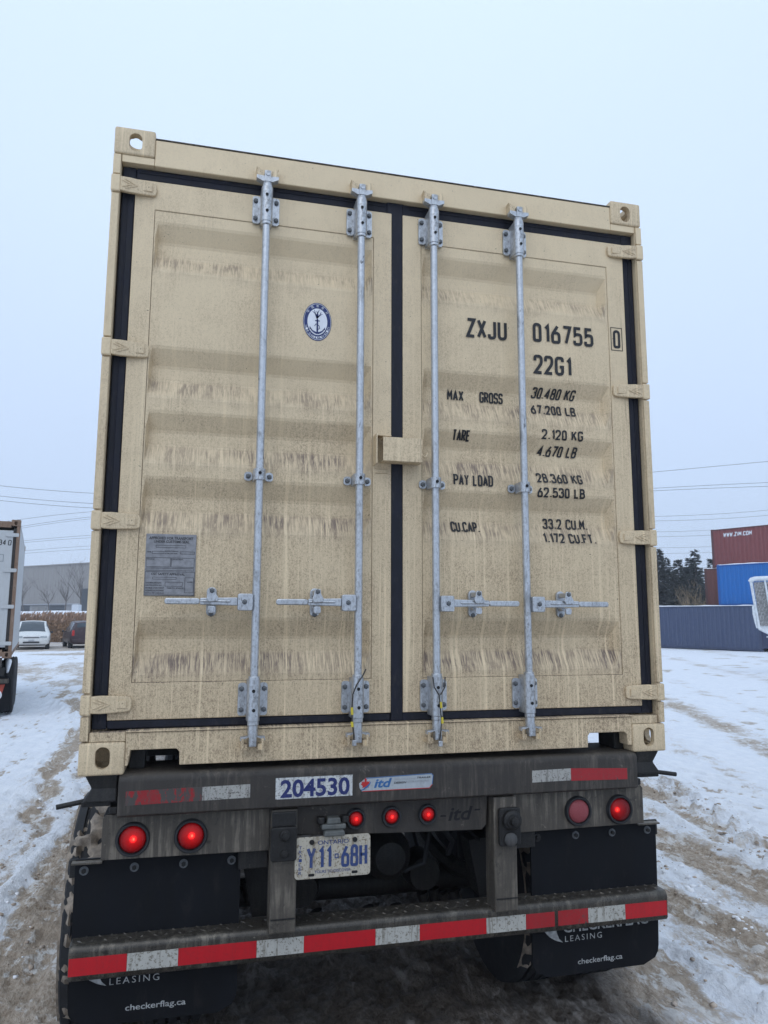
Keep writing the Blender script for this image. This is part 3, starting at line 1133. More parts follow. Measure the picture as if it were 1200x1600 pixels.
DOORS = {-1: (-1.1295, -.031, -1.047, -.115), 1: (.0205, 1.1285, .108, 1.037)}
DZ0, DZ1, PZ0, PZ1 = .193, 2.384, .332, 2.256
hinge_blade = None
for s in (-1, 1):
    x0, x1, p0, p1 = DOORS[s]
    door = part('door', MB().ring_xz((x0, x1, DZ0, DZ1), (p0 - .0016, p1 + .0016, PZ0 - .0016, PZ1 + .0016), .030, .085), m_beige, box_t, .003)
    obj('door_panel', panel_mesh(p0, p1, PZ0, PZ1), door)
    part('door_liner', MB().box(p0 - .001, p1 + .001, .0885, .10, PZ0, PZ1), m_hole, door)
    # gasket: band between door leaf and frame
    ox0, ox1 = (-1.1835, -.0315) if s < 0 else (-.0305, 1.1835)
    g = MB()
    oz0, oz1 = .1595, 2.4365
    ga, gb = .036, .060
    if s < 0:
        g.box(ox0, x0 - .0008, ga, gb, oz0, oz1)
        g.box(x0, x1, ga, gb, DZ1 + .001, oz1)
        g.box(x0, x1, ga, gb, oz0, DZ0 - .001)
    else:
        g.box(x1 + .0008, ox1, ga, gb, oz0, oz1)
        g.box(x0, x1, ga, gb, DZ1 + .001, oz1)
        g.box(x0, x1, ga, gb, oz0, DZ0 - .001)
        g.poly_xz([(-.0305, .1597), (.0198, .1597), (.0198, 2.43), (.028, 2.4363), (-.052, 2.4363), (-.052, 2.385), (-.0305, 2.352)], .031, .0598)
    gk = part('gasket', g, m_gasket, door, .006)
    lip = MB()
    if s < 0:
        lip.box(ox0 + .022, ox0 + .026, ga - .003, ga + .001, oz0 + .03, oz1 - .03).box(x0, x1 - .03, ga - .003, ga + .001, oz1 - .022, oz1 - .018)
    else:
        lip.box(ox1 - .026, ox1 - .022, ga - .003, ga + .001, oz0 + .03, oz1 - .03).box(x0 + .03, x1, ga - .003, ga + .001, oz1 - .022, oz1 - .018)
    part('gasket_lip', lip, m_gasket, door, .001)
    # hinges
    hb = MB()
    outl = [(1.046, -.024), (1.060, -.029), (1.150, -.033), (1.187, -.031), (1.187, .031), (1.150, .033), (1.060, .029), (1.046, .024), (1.042, 0)]
    n_ = len(outl)

    def hy(x, f):
        t = (x - 1.042) / (1.187 - 1.042)
        return (.017 if f else .029) * (1 - t) + (-.004 if f else .016) * t
    vs = [(s * x, hy(x, 1), z) for x, z in outl] + [(s * x, hy(x, 0), z) for x, z in outl]
    fs = [tuple(range(n_)), tuple(range(2 * n_ - 1, n_ - 1, -1))] + [(i, i + n_, (i + 1) % n_ + n_, (i + 1) % n_) for i in range(n_)]
    hb.add(vs, fs)
    rb = MB()
    for sg in (-1, 1):
        for (xa, za), (xb, zb) in (((1.120, 0), (1.166, .020)), ((1.142, 0), (1.178, .014))):
            rb.path([(s * xa, hy(xa, 1), za * sg), (s * xb, hy(xb, 1), zb * sg)], .0034, 6)
    rb.box(*sorted((s * 1.062, s * 1.112)), hy(1.09, 1) - .002, hy(1.09, 1) + .004, -.014, .014)
    rb.tube((s * 1.194, .004, -.036), (s * 1.194, .004, .036), .0095, 10)
    hm = hb.mesh('hinge', m_beige_clean)
    rm = rb.mesh('hinge_rib', m_beige_clean)
    for z in HZ:
        h_ = obj('hinge', hm, door, (0, 0, z))
        b_ = h_.modifiers.new('bevel', 'BEVEL')
        b_.width, b_.segments, b_.limit_method = .004, 2, 'ANGLE'
        obj('hinge_rib', rm, door, (0, 0, z))
    if s < 0:
        door_l = door
    else:
        door_r = door

# lettering on the right-hand door
LETTERS = [
    ('ZXJU', .318, .516, 1.836, 1.928, .0142, 0), ('016755', .645, .955, 1.846, 1.938, .0142, 0), ('22G1', .645, .836, 1.692, 1.784, .0142, 0),
    ('MAX', .237, .316, 1.546, 1.596, .0082, 0), ('GROSS', .391, .506, 1.546, 1.597, .0082, 0),
    ('30.480 KG', .644, .862, 1.586, 1.634, .0080, .16), ('67.200 LB', .642, .868, 1.510, 1.556, .0080, 0),
    ('TARE', .250, .334, 1.356, 1.404, .0082, 0), ('2.120 KG', .677, .884, 1.386, 1.433, .0080, 0), ('4.670 LB', .666, .862, 1.313, 1.361, .0080, .16),
    ('PAY LOAD', .250, .436, 1.153, 1.205, .0082, 0), ('28.360 KG', .648, .876, 1.184, 1.231, .0080, 0), ('62.530 LB', .648, .883, 1.117, 1.163, .0080, 0),
    ('CU.CAP.', .244, .378, .950, .998, .0082, 0), ('33.2 CU.M.', .686, .908, .978, 1.026, .0080, 0), ('1.172 CU.FT.', .672, .932, .912, .958, .0080, 0),
]
for t_, a, b, c_, d_, w_, sh in LETTERS:
    mb = stroke_text(MB(), t_, a, b, c_, d_, w_, sh, lambda x, z: panel_y(z))
    flat_part('lettering', [(mb.v, mb.f)], m_black_print, door_r)
mb = stroke_text(MB(), '0', 1.0585, 1.0965, 1.852, 1.942, .0125, 0, lambda x, z: .0288)
mb.ring_xz((1.047, 1.108, 1.840, 1.955), (1.050, 1.105, 1.843, 1.952), .0284, .0292)
flat_part('lettering', [(mb.v, mb.f)], m_black_print, door_r)

# classification emblem on the left-hand door
EX, EZ, EA, EB = -.360, 1.839, .0615, .0855
ey = PY - .0015


def ell(k, n=48, a0=0, a1=360):
    return [(EX + EA * k * math.cos(R(a0 + (a1 - a0) * i / n)), EZ + EB * k * math.sin(R(a0 + (a1 - a0) * i / n))) for i in range(n + (0 if a1 - a0 == 360 else 1))]


em = flat_part('emblem', [([(x, ey, z) for x, z in ell(1.0)], [tuple(range(48))])], m_navy_print, door_l)


def ring_vf(k0, k1, y, n=48):
    a, b = ell(k0, n), ell(k1, n)
    return [(x, y, z) for x, z in a + b], [(i, (i + 1) % n, n + (i + 1) % n, n + i) for i in range(n)]


def bent(pts, w, y):
    mb_ = MB()
    for i in range(len(pts) - 1):
        a, b = Vector(pts[i]), Vector(pts[i + 1])
        wa = w[i] if isinstance(w, (list, tuple)) else w
        wb = w[i + 1] if isinstance(w, (list, tuple)) else w
        n_ = Vector((-(b - a).y, (b - a).x)).normalized()
        mb_.add([(a.x + n_.x * wa / 2, y, a.y + n_.y * wa / 2), (a.x - n_.x * wa / 2, y, a.y - n_.y * wa / 2), (b.x - n_.x * wb / 2, y, b.y - n_.y * wb / 2), (b.x + n_.x * wb / 2, y, b.y + n_.y * wb / 2)], [(0, 1, 2, 3)])
    return mb_.v, mb_.f


ring_txt = []
msg = 'CHINA CLASSIFICATION SOCIETY'
for i, ch in enumerate(msg):
    if ch == ' ':
        continue
    a = 198 + i * (342 - 198) / (len(msg) - 1)
    x, z = EX + EA * .835 * math.cos(R(a)), EZ + EB * .835 * math.sin(R(a))
    tx = Vector((-EA * math.sin(R(a)), EB * math.cos(R(a)))).normalized()
    v, f = font_text(ch, -.0032, .0032, -.0045, .0045, 0)
    ring_txt.append(([(x + tx.x * p.__getitem__(0) - tx.y * p[2], ey - .0011, z + tx.y * p[0] + tx.x * p[2]) for p in v], f))
for i, ch in enumerate('社级船国中'):
    a = 38 + i * 26
    x, z = EX + EA * .835 * math.cos(R(a)), EZ + EB * .835 * math.sin(R(a))
    v, f = font_text(ch, -.0052, .0052, -.0058, .0058, 0)
    tx = Vector((EA * math.sin(R(a)), -EB * math.cos(R(a)))).normalized()
    ring_txt.append(([(x + tx.x * p[0] - tx.y * p[2], ey - .0011, z + tx.y * p[0] + tx.x * p[2]) for p in v], f))
flat_part('emblem_field', [([(x, ey - .0008, z) for x, z in ell(.70)], [tuple(range(48))]), ring_vf(.935, .955, ey - .0008)] + ring_txt, m_white_print, door_l)
ey2 = ey - .0016
emb = [bent([(EX, EZ - .048), (EX, EZ + .012)], .007, ey2), bent([(EX - .010, EZ + .004), (EX + .010, EZ + .004)], .0045, ey2),
       bent([(EX - .030, EZ - .030), (EX - .022, EZ - .042), (EX - .010, EZ - .049), (EX, EZ - .052), (EX + .010, EZ - .049), (EX + .022, EZ - .042), (EX + .030, EZ - .030)], [.003, .006, .008, .009, .008, .006, .003], ey2),
       ([(EX - .034, ey2, EZ - .034), (EX - .023, ey2, EZ - .038), (EX - .033, ey2, EZ - .022)], [(0, 1, 2)]), ([(EX + .034, ey2, EZ - .034), (EX + .033, ey2, EZ - .022), (EX + .023, ey2, EZ - .038)], [(0, 1, 2)])]
for k, (px_, pz_) in enumerate(((-.022, .046), (-.014, .052), (-.004, .048), (.008, .055), (.016, .044), (.022, .036))):
    emb.append(bent([(EX - .002, EZ + .014), (EX + px_ * .35 + .004 * (-1) ** k, EZ + .014 + (pz_ - .014) * .5), (EX + px_, EZ + pz_)], [.0045, .004, .0015], ey2))
emb.append(bent([(EX - .012, EZ - .020), (EX - .006, EZ - .010), (EX + .008, EZ - .018), (EX + .010, EZ - .030), (EX, EZ - .036)], .003, ey2))
flat_part('emblem_anchor', emb, m_navy_print, door_l)

# approval plate
cp = part('approval_plate', MB().box(-1.020, -.829, PY - .006, PY - .0005, .660, .902), m_plate, door_l, .002)
cy = PY - .0072
rows = [('APPROVED FOR TRANSPORT', -1.008, -.842, .880, .891), ('UNDER CUSTOMS SEAL', -.990, -.856, .867, .877), ('CSC SAFETY APPROVAL', -.995, -.868, .740, .749),
        ('TYPE', -1.013, -.998, .828, .833), ('MANUFACTURERS NO', -.948, -.897, .832, .837), ('OF THE CONTAINER', -.948, -.900, .823, .828), ('OWNER NO', -1.013, -.985, .800, .805),
        ('CONSTRUCTED BY', -.920, -.878, .800, .805), ('DATE MANUFACTURED', -1.014, -.955, .708, .713), ('IDENTIFICATION NO', -1.014, -.955, .698, .703), ('MAXIMUM GROSS WEIGHT', -1.014, -.945, .688, .693),
        ('ALLOWABLE STACKING WEIGHT', -1.014, -.945, .678, .683), ('RACKING TEST LOAD VALUE', -1.014, -.945, .668, .673), ('30480 KG', -.935, -.905, .688, .693), ('67200 LB', -.900, -.872, .688, .693),
        ('LABEL', -.858, -.836, .712, .717)]
vf = [font_text(t_, a, b, c_, d_, cy, .012) for t_, a, b, c_, d_ in rows]


def frame_vf(x0, x1, z0, z1, w_, y):
    m_ = MB()
    m_.add([(x0, y, z0), (x1, y, z0), (x1, y, z0 + w_), (x0, y, z0 + w_)], [(0, 1, 2, 3)])
    m_.add([(x0, y, z1 - w_), (x1, y, z1 - w_), (x1, y, z1), (x0, y, z1)], [(0, 1, 2, 3)])
    m_.add([(x0, y, z0 + w_), (x0 + w_, y, z0 + w_), (x0 + w_, y, z1 - w_), (x0, y, z1 - w_)], [(0, 1, 2, 3)])
    m_.add([(x1 - w_, y, z0 + w_), (x1, y, z0 + w_), (x1, y, z1 - w_), (x1 - w_, y, z1 - w_)], [(0, 1, 2, 3)])
    return m_.v, m_.f


for fr in ((-.982, -.868, .848, .858), (-.995, -.950, .824, .834), (-.890, -.834, .824, .834), (-1.016, -.924, .772, .809), (-.922, -.834, .772, .809), (-1.016, -.834, .758, .768), (-.990, -.900, .724, .733), (-.942, -.876, .697, .714), (-.868, -.834, .672, .732), (-1.018, -.831, .663, .754)):
    vf.append(frame_vf(*fr, .0012, cy))
flat_part('plate_lettering', vf, m_etch, door_l)

# lock box bridging the two doors
lb = MB()
lb.box(-.086, .085, -.050, -.046, 1.228, 1.331)
lb.box(-.086, .085, -.0455, .012, 1.327, 1.331).box(-.086, .085, -.0455, .012, 1.228, 1.232).box(.081, .085, -.0455, .029, 1.2325, 1.3265)
part('lock_box', lb, m_beige, door_r, .0035)
part('padlock_bar', MB().box(-.02, .055, -.03, -.01, 1.238, 1.322).path([(.086, -.02, 1.285), (.094, -.024, 1.262), (.104, -.026, 1.258), (.112, -.026, 1.268), (.115, -.026, 1.278)], .004, 8), m_beige_clean, door_r, .003)
lk = MB()
lk.box(-.112, -.107, -.038, .029, 1.218, 1.348).box(-.1065, -.040, -.012, .029, 1.343, 1.348).box(-.104, -.045, .024, .0295, 1.206, 1.211).box(-.100, -.048, .024, .0295, 1.188, 1.192)
part('lock_box_guard', lk, m_beige, door_l, .002)

# ---- lock rods
RODS = (-.5925, -.1820, .1490, .5590)
RY = -.026
HANDLE_DIR = (-1, -1, 1, 1)
HANDLE_END = (-.938, -.516, .516, .938)
CATCH = (-.763, -.354, .327, .738)


def plate_round(mb, x0, x1, z0, z1, y0, y1, r=.012):
    pts = []
    for cx_, cz_, a0 in ((x1 - r, z0 + r, -90), (x1 - r, z1 - r, 0), (x0 + r, z1 - r, 90), (x0 + r, z0 + r, 180)):
        for k in range(5):
            a = R(a0 + 22.5 * k)
            pts.append((cx_ + r * math.cos(a), cz_ + r * math.sin(a)))
    return mb.poly_xz(pts, y0, y1)


def bearing_mb(h, w, cw):
    mb = MB()
    plate_round(mb, -w, -cw, -h / 2, h / 2, .018, .028)
    plate_round(mb, cw, w, -h / 2, h / 2, .018, .028)
    # half-round cover over the rod
    n_ = 14
    for r_, za, zb in ((.0245, -h * .62, h * .62),):
        vs, fs = [], []
        for z in (za, zb):
            for k in range(n_ + 1):
                a = R(180 * k / n_)
                vs.append((r_ * math.cos(a), RY - r_ * math.sin(a) * 1.0, z))
            vs += [(-r_, .028, z), (r_, .028, z)]
        m_ = n_ + 3
        fs = [(k, (k + 1) % m_, (k + 1) % m_ + m_, k + m_) for k in range(m_)] + [tuple(range(m_ - 1, -1, -1)), tuple(range(m_, 2 * m_))]
        mb.add(vs, fs)
    return mb


top_me = bearing_mb(.125, .057, .0235).mesh('bearing_bracket', m_galv, 40)
mid_me = bearing_mb(.036, .058, .026).mesh('guide_clamp', m_galv, 40)
bolt_me = MB().lathe([(.0105, .0175), (.0105, .012), (.0085, .0085), (.0, .0080)], 'y', 6).mesh('bolt', m_bolt)
hole_me = MB().lathe([(.0068, RY - .0270), (.0068, RY - .0283), (0, RY - .0284)], 'y', 10).mesh('grease_hole', m_hole)


def cam_mb(s):
    """cam head: shaft end, fork and cross lug (s=1 top, s=-1 bottom); origin at the outer tip"""
    mb = MB()
    mb.tube((0, RY, -.085 * s), (0, RY, -.030 * s), .0195, 14)
    mb.box(-.0135, .0135, RY - .021, RY + .012, min(-.042 * s, .006 * s), max(-.042 * s, .006 * s))
    mb.poly_xz([(-.046, -.022 * s - .007), (-.020, -.034 * s - .007), (.020, -.034 * s - .007), (.046, -.022 * s - .007), (.046, -.022 * s + .007), (.018, -.024 * s + .007), (-.018, -.024 * s + .007), (-.046, -.022 * s + .007)], RY - .016, RY + .014)
    mb.tube((0, RY - .024, -.006 * s), (0, RY + .012, -.006 * s), .0115, 10)
    return mb


cam_top, cam_bot = cam_mb(1).mesh('rod_cam', m_galv, 35), cam_mb(-1).mesh('rod_cam', m_galv, 35)
keep_top, keep_bot = [], []
for s in (-1, 1):
    kp = MB()
    kp.box(*sorted((s * .018, s * .044)), RY - .010, .006, -.014, .0135)
    kp.poly_xz([(s * .030 - .009, .012), (s * .030 + .009, .012), (s * .041 + .006, .030), (s * .041 - .002, .026)] if s > 0 else [(s * .030 - .009, .012), (s * .030 + .009, .012), (s * .041 + .002, .026), (s * .041 - .006, .030)], RY - .004, .004)
    keep_top.append(kp.mesh('cam_keeper', m_beige_clean))
    kb = MB()
    kb.box(*sorted((s * .020, s * .043)), RY - .010, .006, -.024, -.002)
    kb.box(*sorted((s * .034, s * .043)), RY - .018, RY - .0098, -.026, .020)
    keep_bot.append(kb.mesh('cam_keeper', m_beige))
for i, x in enumerate(RODS):
    rod = part('lock_rod', MB().tube((x, RY, .150), (x, RY, 2.425), .0160, 18, None), m_galv, box_t, 0, 40)
    for z, me_ in ((2.310, top_me), (.262, top_me)):
        obj('bearing_bracket', me_, rod, (x, 0, z))
        for bx in (-.044, .044):
            for bz in (-.040, .040):
                obj('bolt', bolt_me, rod, (x + bx, 0, z + bz))
        for hz in (-.036, .036):
            obj('grease_hole', hole_me, rod, (x + (-.002 if hz > 0 else 0), 0, z + hz))
    obj('guide_clamp', mid_me, rod, (x, 0, 1.147))
    for bx in (-.043, .043):
        obj('bolt', bolt_me, rod, (x + bx, 0, 1.147))
    obj('grease_hole', hole_me, rod, (x, 0, 1.150))
    for zc in (2.392, 2.228, .344, .176):
        part('rod_collar', MB().tube((x, RY, zc - .009), (x, RY, zc + .009), .0220, 16), m_galv, rod, .003, 40)
    obj('rod_cam', cam_top, rod, (x, 0, 2.452))
    obj('rod_cam', cam_bot, rod, (x, 0, .098))
    for k_ in (0, 1):
        obj('cam_keeper', keep_top[k_], hd, (x, 0, 2.452))
        obj('cam_keeper', keep_bot[k_], sill, (x, 0, .102))
    # handle
    s = HANDLE_DIR[i]
    e_ = HANDLE_END[i]
    zz = .640
    hubx = x + s * .036
    hub = MB()
    plate_round(hub, min(x + s * .014, x + s * .072), max(x + s * .014, x + s * .072), zz - .036, zz + .030, RY - .026, RY + .016, .008)
    part('handle_hub', hub, m_galv, rod, .003)
    obj('bolt', bolt_me, rod, (x + s * .046, RY - .041, zz - .002))
    hb = MB()
    xa, xm, xe = x + s * .0725, x + s * (.62 * abs(e_ - x)), e_
    hb.poly_xz([p_ for p_ in ((xa, zz - .017), (xm, zz - .014), (xm, zz + .012), (xa, zz + .015))][:: s], RY - .020, RY + .004)
    hb.box(*sorted((x + s * .10, xm)), RY - .026, RY - .0202, zz - .004, zz + .003)
    part('handle', hb, m_galv, rod, .004)
    gp = MB()
    plate_round(gp, min(xm + s * .0005, xe), max(xm + s * .0005, xe), zz - .013, zz + .011, RY - .019, RY + .001, .010)
    part('handle_grip', gp, m_galv, rod, .004)
    dr = door_l if i < 2 else door_r
    cx_ = CATCH[i]
    ct = MB()
    plate_round(ct, cx_ - .019, cx_ + .019, zz - .058, zz + .056, .016, .0325, .018)
    ct.box(cx_ - .014, cx_ + .014, RY + .006, .0155, zz - .030, zz - .018)
    part('handle_catch', ct, m_galv, dr, .002)
    lv = MB()
    lv.poly_xz([(cx_ - .020, zz + .010), (cx_ - .012, zz - .004), (cx_ + .020, zz - .002), (cx_ + .026, zz + .012), (cx_ + .014, zz + .030), (cx_ + .012, zz + .050), (cx_ - .010, zz + .052)], RY - .034, RY - .027)
    lv.box(cx_ - .012, cx_ + .012, RY - .0265, .0155, zz + .026, zz + .046)
    part('catch_lever', lv, m_galv, dr, .003)
    lw = MB()
    plate_round(lw, cx_ - .014, cx_ + .014, zz - .046, zz - .0185, RY - .030, RY - .021, .008)
    part('catch_hook', lw, m_galv, dr, .002)
    for bz, by in ((.040, RY - .047), (-.050, .0025)):
        obj('bolt', bolt_me, dr, (cx_, by, zz + bz))

# ---- cable seals looped over the two inner rods
for i, (x, lab) in enumerate(((RODS[1], 'yellow tagged cable seal looped at the foot of the second lock rod from the left'), (RODS[2], 'yellow tagged cable seal looped at the foot of the third lock rod from the left'))):
    y_ = RY - .034
    t = thing('cable_seal', lab, 'seal', (x, y_, Z0 + .34), 0, 'cable seals on the inner lock rods')
    if i == 0:
        pts = [(.026, .002, .036), (.012, -.002, .010), (-.012, -.003, -.024), (-.027, -.003, -.060), (-.030, -.003, -.115), (-.029, -.003, -.165), (-.022, .0, -.205), (-.020, .004, -.235)]
        part('cable', MB().path(pts, .0030, 7), m_seal_k, t, 0, 50)
        tags = ((-.031, -.110, -.138), (-.030, -.165, -.185))
    else:
        pts = [(-.026, .004, .000), (-.022, -.002, -.040), (-.002, -.004, -.072), (.002, -.004, -.12), (.007, -.003, -.17), (.006, .0, -.205), (.002, .006, -.250)]
        part('cable', MB().path(pts, .0028, 7).path([(.026, .004, .000), (.023, -.002, -.040), (.004, -.004, -.070)], .0028, 7), m_seal_k, t, 0, 50)
        tags = ((.004, -.098, -.122), (.009, -.158, -.182))
    for tx, za, zb in tags:
        part('seal_tag', MB().tube((tx, -.004, za), (tx + .002, -.004, zb), .0052, 8), m_seal_y, t, 0, 40)
    part('seal_head', MB().box(pts[-1][0] - .008, pts[-1][0] + .008, -.008, .006, pts[-1][2] - .022, pts[-1][2]), m_galv, t, .002)


# ================================================================ WHEELS
def wheel_meshes():
    Rt, w = .505, .27
    prof = [(.285, -.10), (.292, -.118), (.33, -.132), (.40, -.137), (.455, -.131), (.487, -.121), (.500, -.112)]
    for gc in (-.072, -.024, .024, .072):
        prof += [(Rt, gc - .009 - (.0)), (Rt - .013, gc - .006), (Rt - .013, gc + .006), (Rt, gc + .009)]
    prof += [(.500, .112), (.487, .121), (.455, .131), (.40, .137), (.33, .132), (.292, .118), (.285, .10)]
    ty = MB().lathe(prof, 'x', 72).mesh('tyre', m_tyre, 30)
    rp = [(.0, .03), (.09, .03), (.10, .06), (.14, .06), (.15, .02), (.235, .0), (.262, .05), (.283, .10), (.2845, .095), (.2845, -.095), (.27, -.10), (.0, -.10)]
    rm = MB().lathe(rp, 'x', 40).mesh('rim', m_rim, 30)
    return ty, rm


tyre_me, rim_me = wheel_meshes()


def add_wheel(parent, x, y, s, zc=.49):
    w_ = obj('wheel', tyre_me, parent, (x, y, zc))
    r_ = obj('rim', rim_me, w_)
    if s < 0:
        r_.scale = (-1, 1, 1)
    return w_


# ================================================================ TRAILER
tr = thing('container_trailer', 'dirty dark container trailer with lit red lamps and black mud flaps under the beige container', 'trailer')
# rear cross beam with rolled top edge
cb = MB()
pts = [(.0, 1.105), (.012, 1.098), (.26, 1.098), (.26, 1.252)]
for k in range(7):
    a = R(90 + 15 * k)
    pts.append((.030 + .030 * math.cos(a), 1.222 + .030 * math.sin(a)))
n_ = len(pts)
vs = [(-1.074, y, z) for y, z in pts] + [(1.072, y, z) for y, z in pts]
fs = [tuple(range(n_)), tuple(range(2 * n_ - 1, n_ - 1, -1))] + [(i, i + n_, (i + 1) % n_ + n_, (i + 1) % n_) for i in range(n_)]
beam = part('cross_beam', cb.add(vs, fs), m_frame, tr, .003, 50)
# twist locks under the container corners
for s in (-1, 1):
    tl = MB()
    vs = []
    for z, a, b, f, g in ((1.152, 1.080, 1.200, .02, .19), (1.20, 1.080, 1.170, .03, .18), (1.249, 1.078, 1.175 + .02, .02, .19)):
        vs += [(s * a, f, z), (s * b, f, z), (s * b, g, z), (s * a, g, z)]
    fs = [(0, 3, 2, 1), (8, 9, 10, 11)] + [(4 * l + k, 4 * l + (k + 1) % 4, 4 * l + 4 + (k + 1) % 4, 4 * l + 4 + k) for l in range(2) for k in range(4)]
    tl.add(vs, fs)
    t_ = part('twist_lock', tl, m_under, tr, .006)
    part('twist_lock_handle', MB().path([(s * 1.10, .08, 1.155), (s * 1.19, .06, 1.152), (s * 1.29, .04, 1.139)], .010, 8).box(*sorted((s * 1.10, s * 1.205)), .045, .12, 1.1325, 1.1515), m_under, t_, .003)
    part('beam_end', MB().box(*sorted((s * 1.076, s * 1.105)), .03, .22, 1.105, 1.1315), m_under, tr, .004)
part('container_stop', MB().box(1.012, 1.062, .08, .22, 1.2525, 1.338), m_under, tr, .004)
part('gap_blocker', MB().box(-1.0, -.60, .36, .42, 1.2525, 1.372), m_under, tr, .004)  # added blocker: keeps the gap under the left sill from showing bright
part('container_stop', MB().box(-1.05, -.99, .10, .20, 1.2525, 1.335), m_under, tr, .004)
# lamp panels
LPANEL = MB().poly_xz([(-1.128, .938), (-.512, .932), (-.512, 1.097), (-1.118, 1.097), (-1.128, 1.085)], .060, .068)
RPANEL = MB().poly_xz([(.512, .932), (1.130, .936), (1.130, 1.085), (1.120, 1.097), (.512, 1.097)], .060, .068)
CPANEL = MB().poly_xz([(-.414, .985), (-.30, .975), (.10, .962), (.370, .955), (.390, .975), (.395, 1.097), (-.414, 1.097)], .060, .068)
lp = part('lamp_panel', LPANEL, m_frame_scuffed, tr, .002)
rp = part('lamp_panel', RPANEL, m_frame_scuffed, tr, .002)
cpn = part('lamp_panel', CPANEL, m_frame, tr, .002)
for s in (-1, 1):
    part('panel_gusset', MB().box(*sorted((s * 1.085, s * 1.126)), .0685, .20, 1.02, 1.0965), m_under, tr, .003)
    part('flap_hanger', MB().box(*sorted((s * .53, s * 1.245)), .137, .150, .86, .925).box(*sorted((s * .512, s * .625)), .095, .136, .858, .930), m_under, tr, .003)
    part('flap_rail', MB().box(*sorted((s * 1.127, s * 1.235)), .10, .136, .915, .922), m_frame_scuffed, tr, .001)

# stencilled cut-out letters in the centre panel
vf = [font_text('itd', .222, .330, .998, 1.052, .0588, .02, .25)]
mbx = MB()
mbx.box(.188, .212, .0582, .0592, 1.016, 1.0225).box(.338, .362, .0582, .0592, 1.033, 1.0395)
flat_part('cut_lettering', vf + [(mbx.v, mbx.f)], m_hole, cpn)

# reflective strips on the cross beam
yb = -.0015


def strip(x0, x1, z0, z1, y, material, parent, z0b=None, z1b=None):
    z0b, z1b = z0 if z0b is None else z0b, z1 if z1b is None else z1b
    mb_ = MB().poly_xz([(x0, z0), (x1, z0b), (x1, z1b), (x0, z1)], y, y + .0012)
    return part('reflective_strip', mb_, material, parent)


tag(strip(-1.046, -.772, 1.141, 1.191, yb, m_red_worn, beam, 1.145, 1.195), 'worn red reflective strip with patches missing')
strip(-.7715, -.594, 1.145, 1.194, yb, m_white_worn, beam, 1.147, 1.196)
strip(.574, .752, 1.146, 1.194, yb, m_white_worn, beam, 1.147, 1.196)
tag(strip(.7525, 1.020, 1.145, 1.196, yb, m_red_old, beam, 1.139, 1.185), 'scuffed red reflective strip')

# fleet number sticker
ns = part('number_sticker', MB().box(-.497, -.195, yb, -.0003, 1.134, 1.213), m_sticker, tr)
flat_part('lettering', [font_text('204530', -.478, -.206, 1.138, 1.206, yb - .0008, .028)], m_navy_worn, ns)
# builder's sticker with maple leaf
bs = part('maker_sticker', MB().poly_xz([(-.155, 1.146), (.124, 1.146), (.136, 1.160), (.140, 1.196), (.132, 1.204), (-.140, 1.198), (-.168, 1.178), (-.166, 1.160)], yb, -.0003), m_sticker2, tr)
bd = bent([(-.155, 1.1475), (.123, 1.1475), (.1345, 1.161)], .0028, yb - .0008)
bd2 = bent([(.1345, 1.161), (.1385, 1.195), (.131, 1.2025), (-.139, 1.1965)], .0028, yb - .0008)
leaf = [(0, -.45), (.04, -.2), (.35, -.28), (.28, -.12), (.5, .08), (.38, .14), (.42, .32), (.22, .25), (.18, .36), (.08, .2), (.12, .5), (0, .42 + .2), (-.12, .5), (-.08, .2), (-.18, .36), (-.22, .25), (-.42, .32), (-.38, .14), (-.5, .08), (-.28, -.12), (-.35, -.28), (-.04, -.2)]
flat_part('maple_leaf', [([(-.142 + .040 * x, yb - .0010, 1.172 + .042 * z) for x, z in leaf], [tuple(range(len(leaf)))]), bd], m_red_print, bs)
flat_part('swash', [bent([(-.150, 1.158), (-.138, 1.163), (-.128, 1.172), (-.120, 1.184)], [.002, .008, .006, .001], yb - .0014), bent([(-.160, 1.152), (-.145, 1.156)], .004, yb - .0014)], m_blue_print, bs)
flat_part('lettering', [font_text('itd', -.108, -.034, 1.158, 1.193, yb - .0010, .03, .25), bd2], m_blue_print, bs)
flat_part('lettering', [font_text('TRAILER', .070, .128, 1.186, 1.193, yb - .0010, .015, .2), font_text('DESIGN', -.026, .026, 1.170, 1.178, yb - .0010, .02, .2)], m_black_print, bs)
flat_part('lettering', [font_text('INNOVATIVE', -.022, .064, 1.183, 1.190, yb - .0010, .02, .2), font_text('SOLUTIONS', .032, .124, 1.172, 1.180, yb - .0010, .02, .2)], mat('faded_print', (.33, .35, .37), .6), bs)

# lamps


def lamp(x, z, y, rb, rl, lit, name='tail_lamp', label=None, lens_mat=None, depth=.02):
    mb_ = MB().lathe([(rb, .008), (rb * 1.0, -.006), (rb * .93, -.014), (rl + .004, -.014), (rl + .001, -.006), (rl, -.002)], 'y', 40, (0, 0, 0))
    b_ = part(name, mb_, m_rubber, tr, 0, 40, (x, y, z))
    dome = [(rl, -.004)] + [(rl * math.cos(R(a)), -.004 - depth * math.sin(R(a))) for a in range(10, 91, 10)]
    dome[-1] = (0.0, dome[-1][1])
    part('lens', MB().lathe(dome, 'y', 36), lens_mat, b_, 0, 60)
    if label:
        b_['label'] = label
    return b_


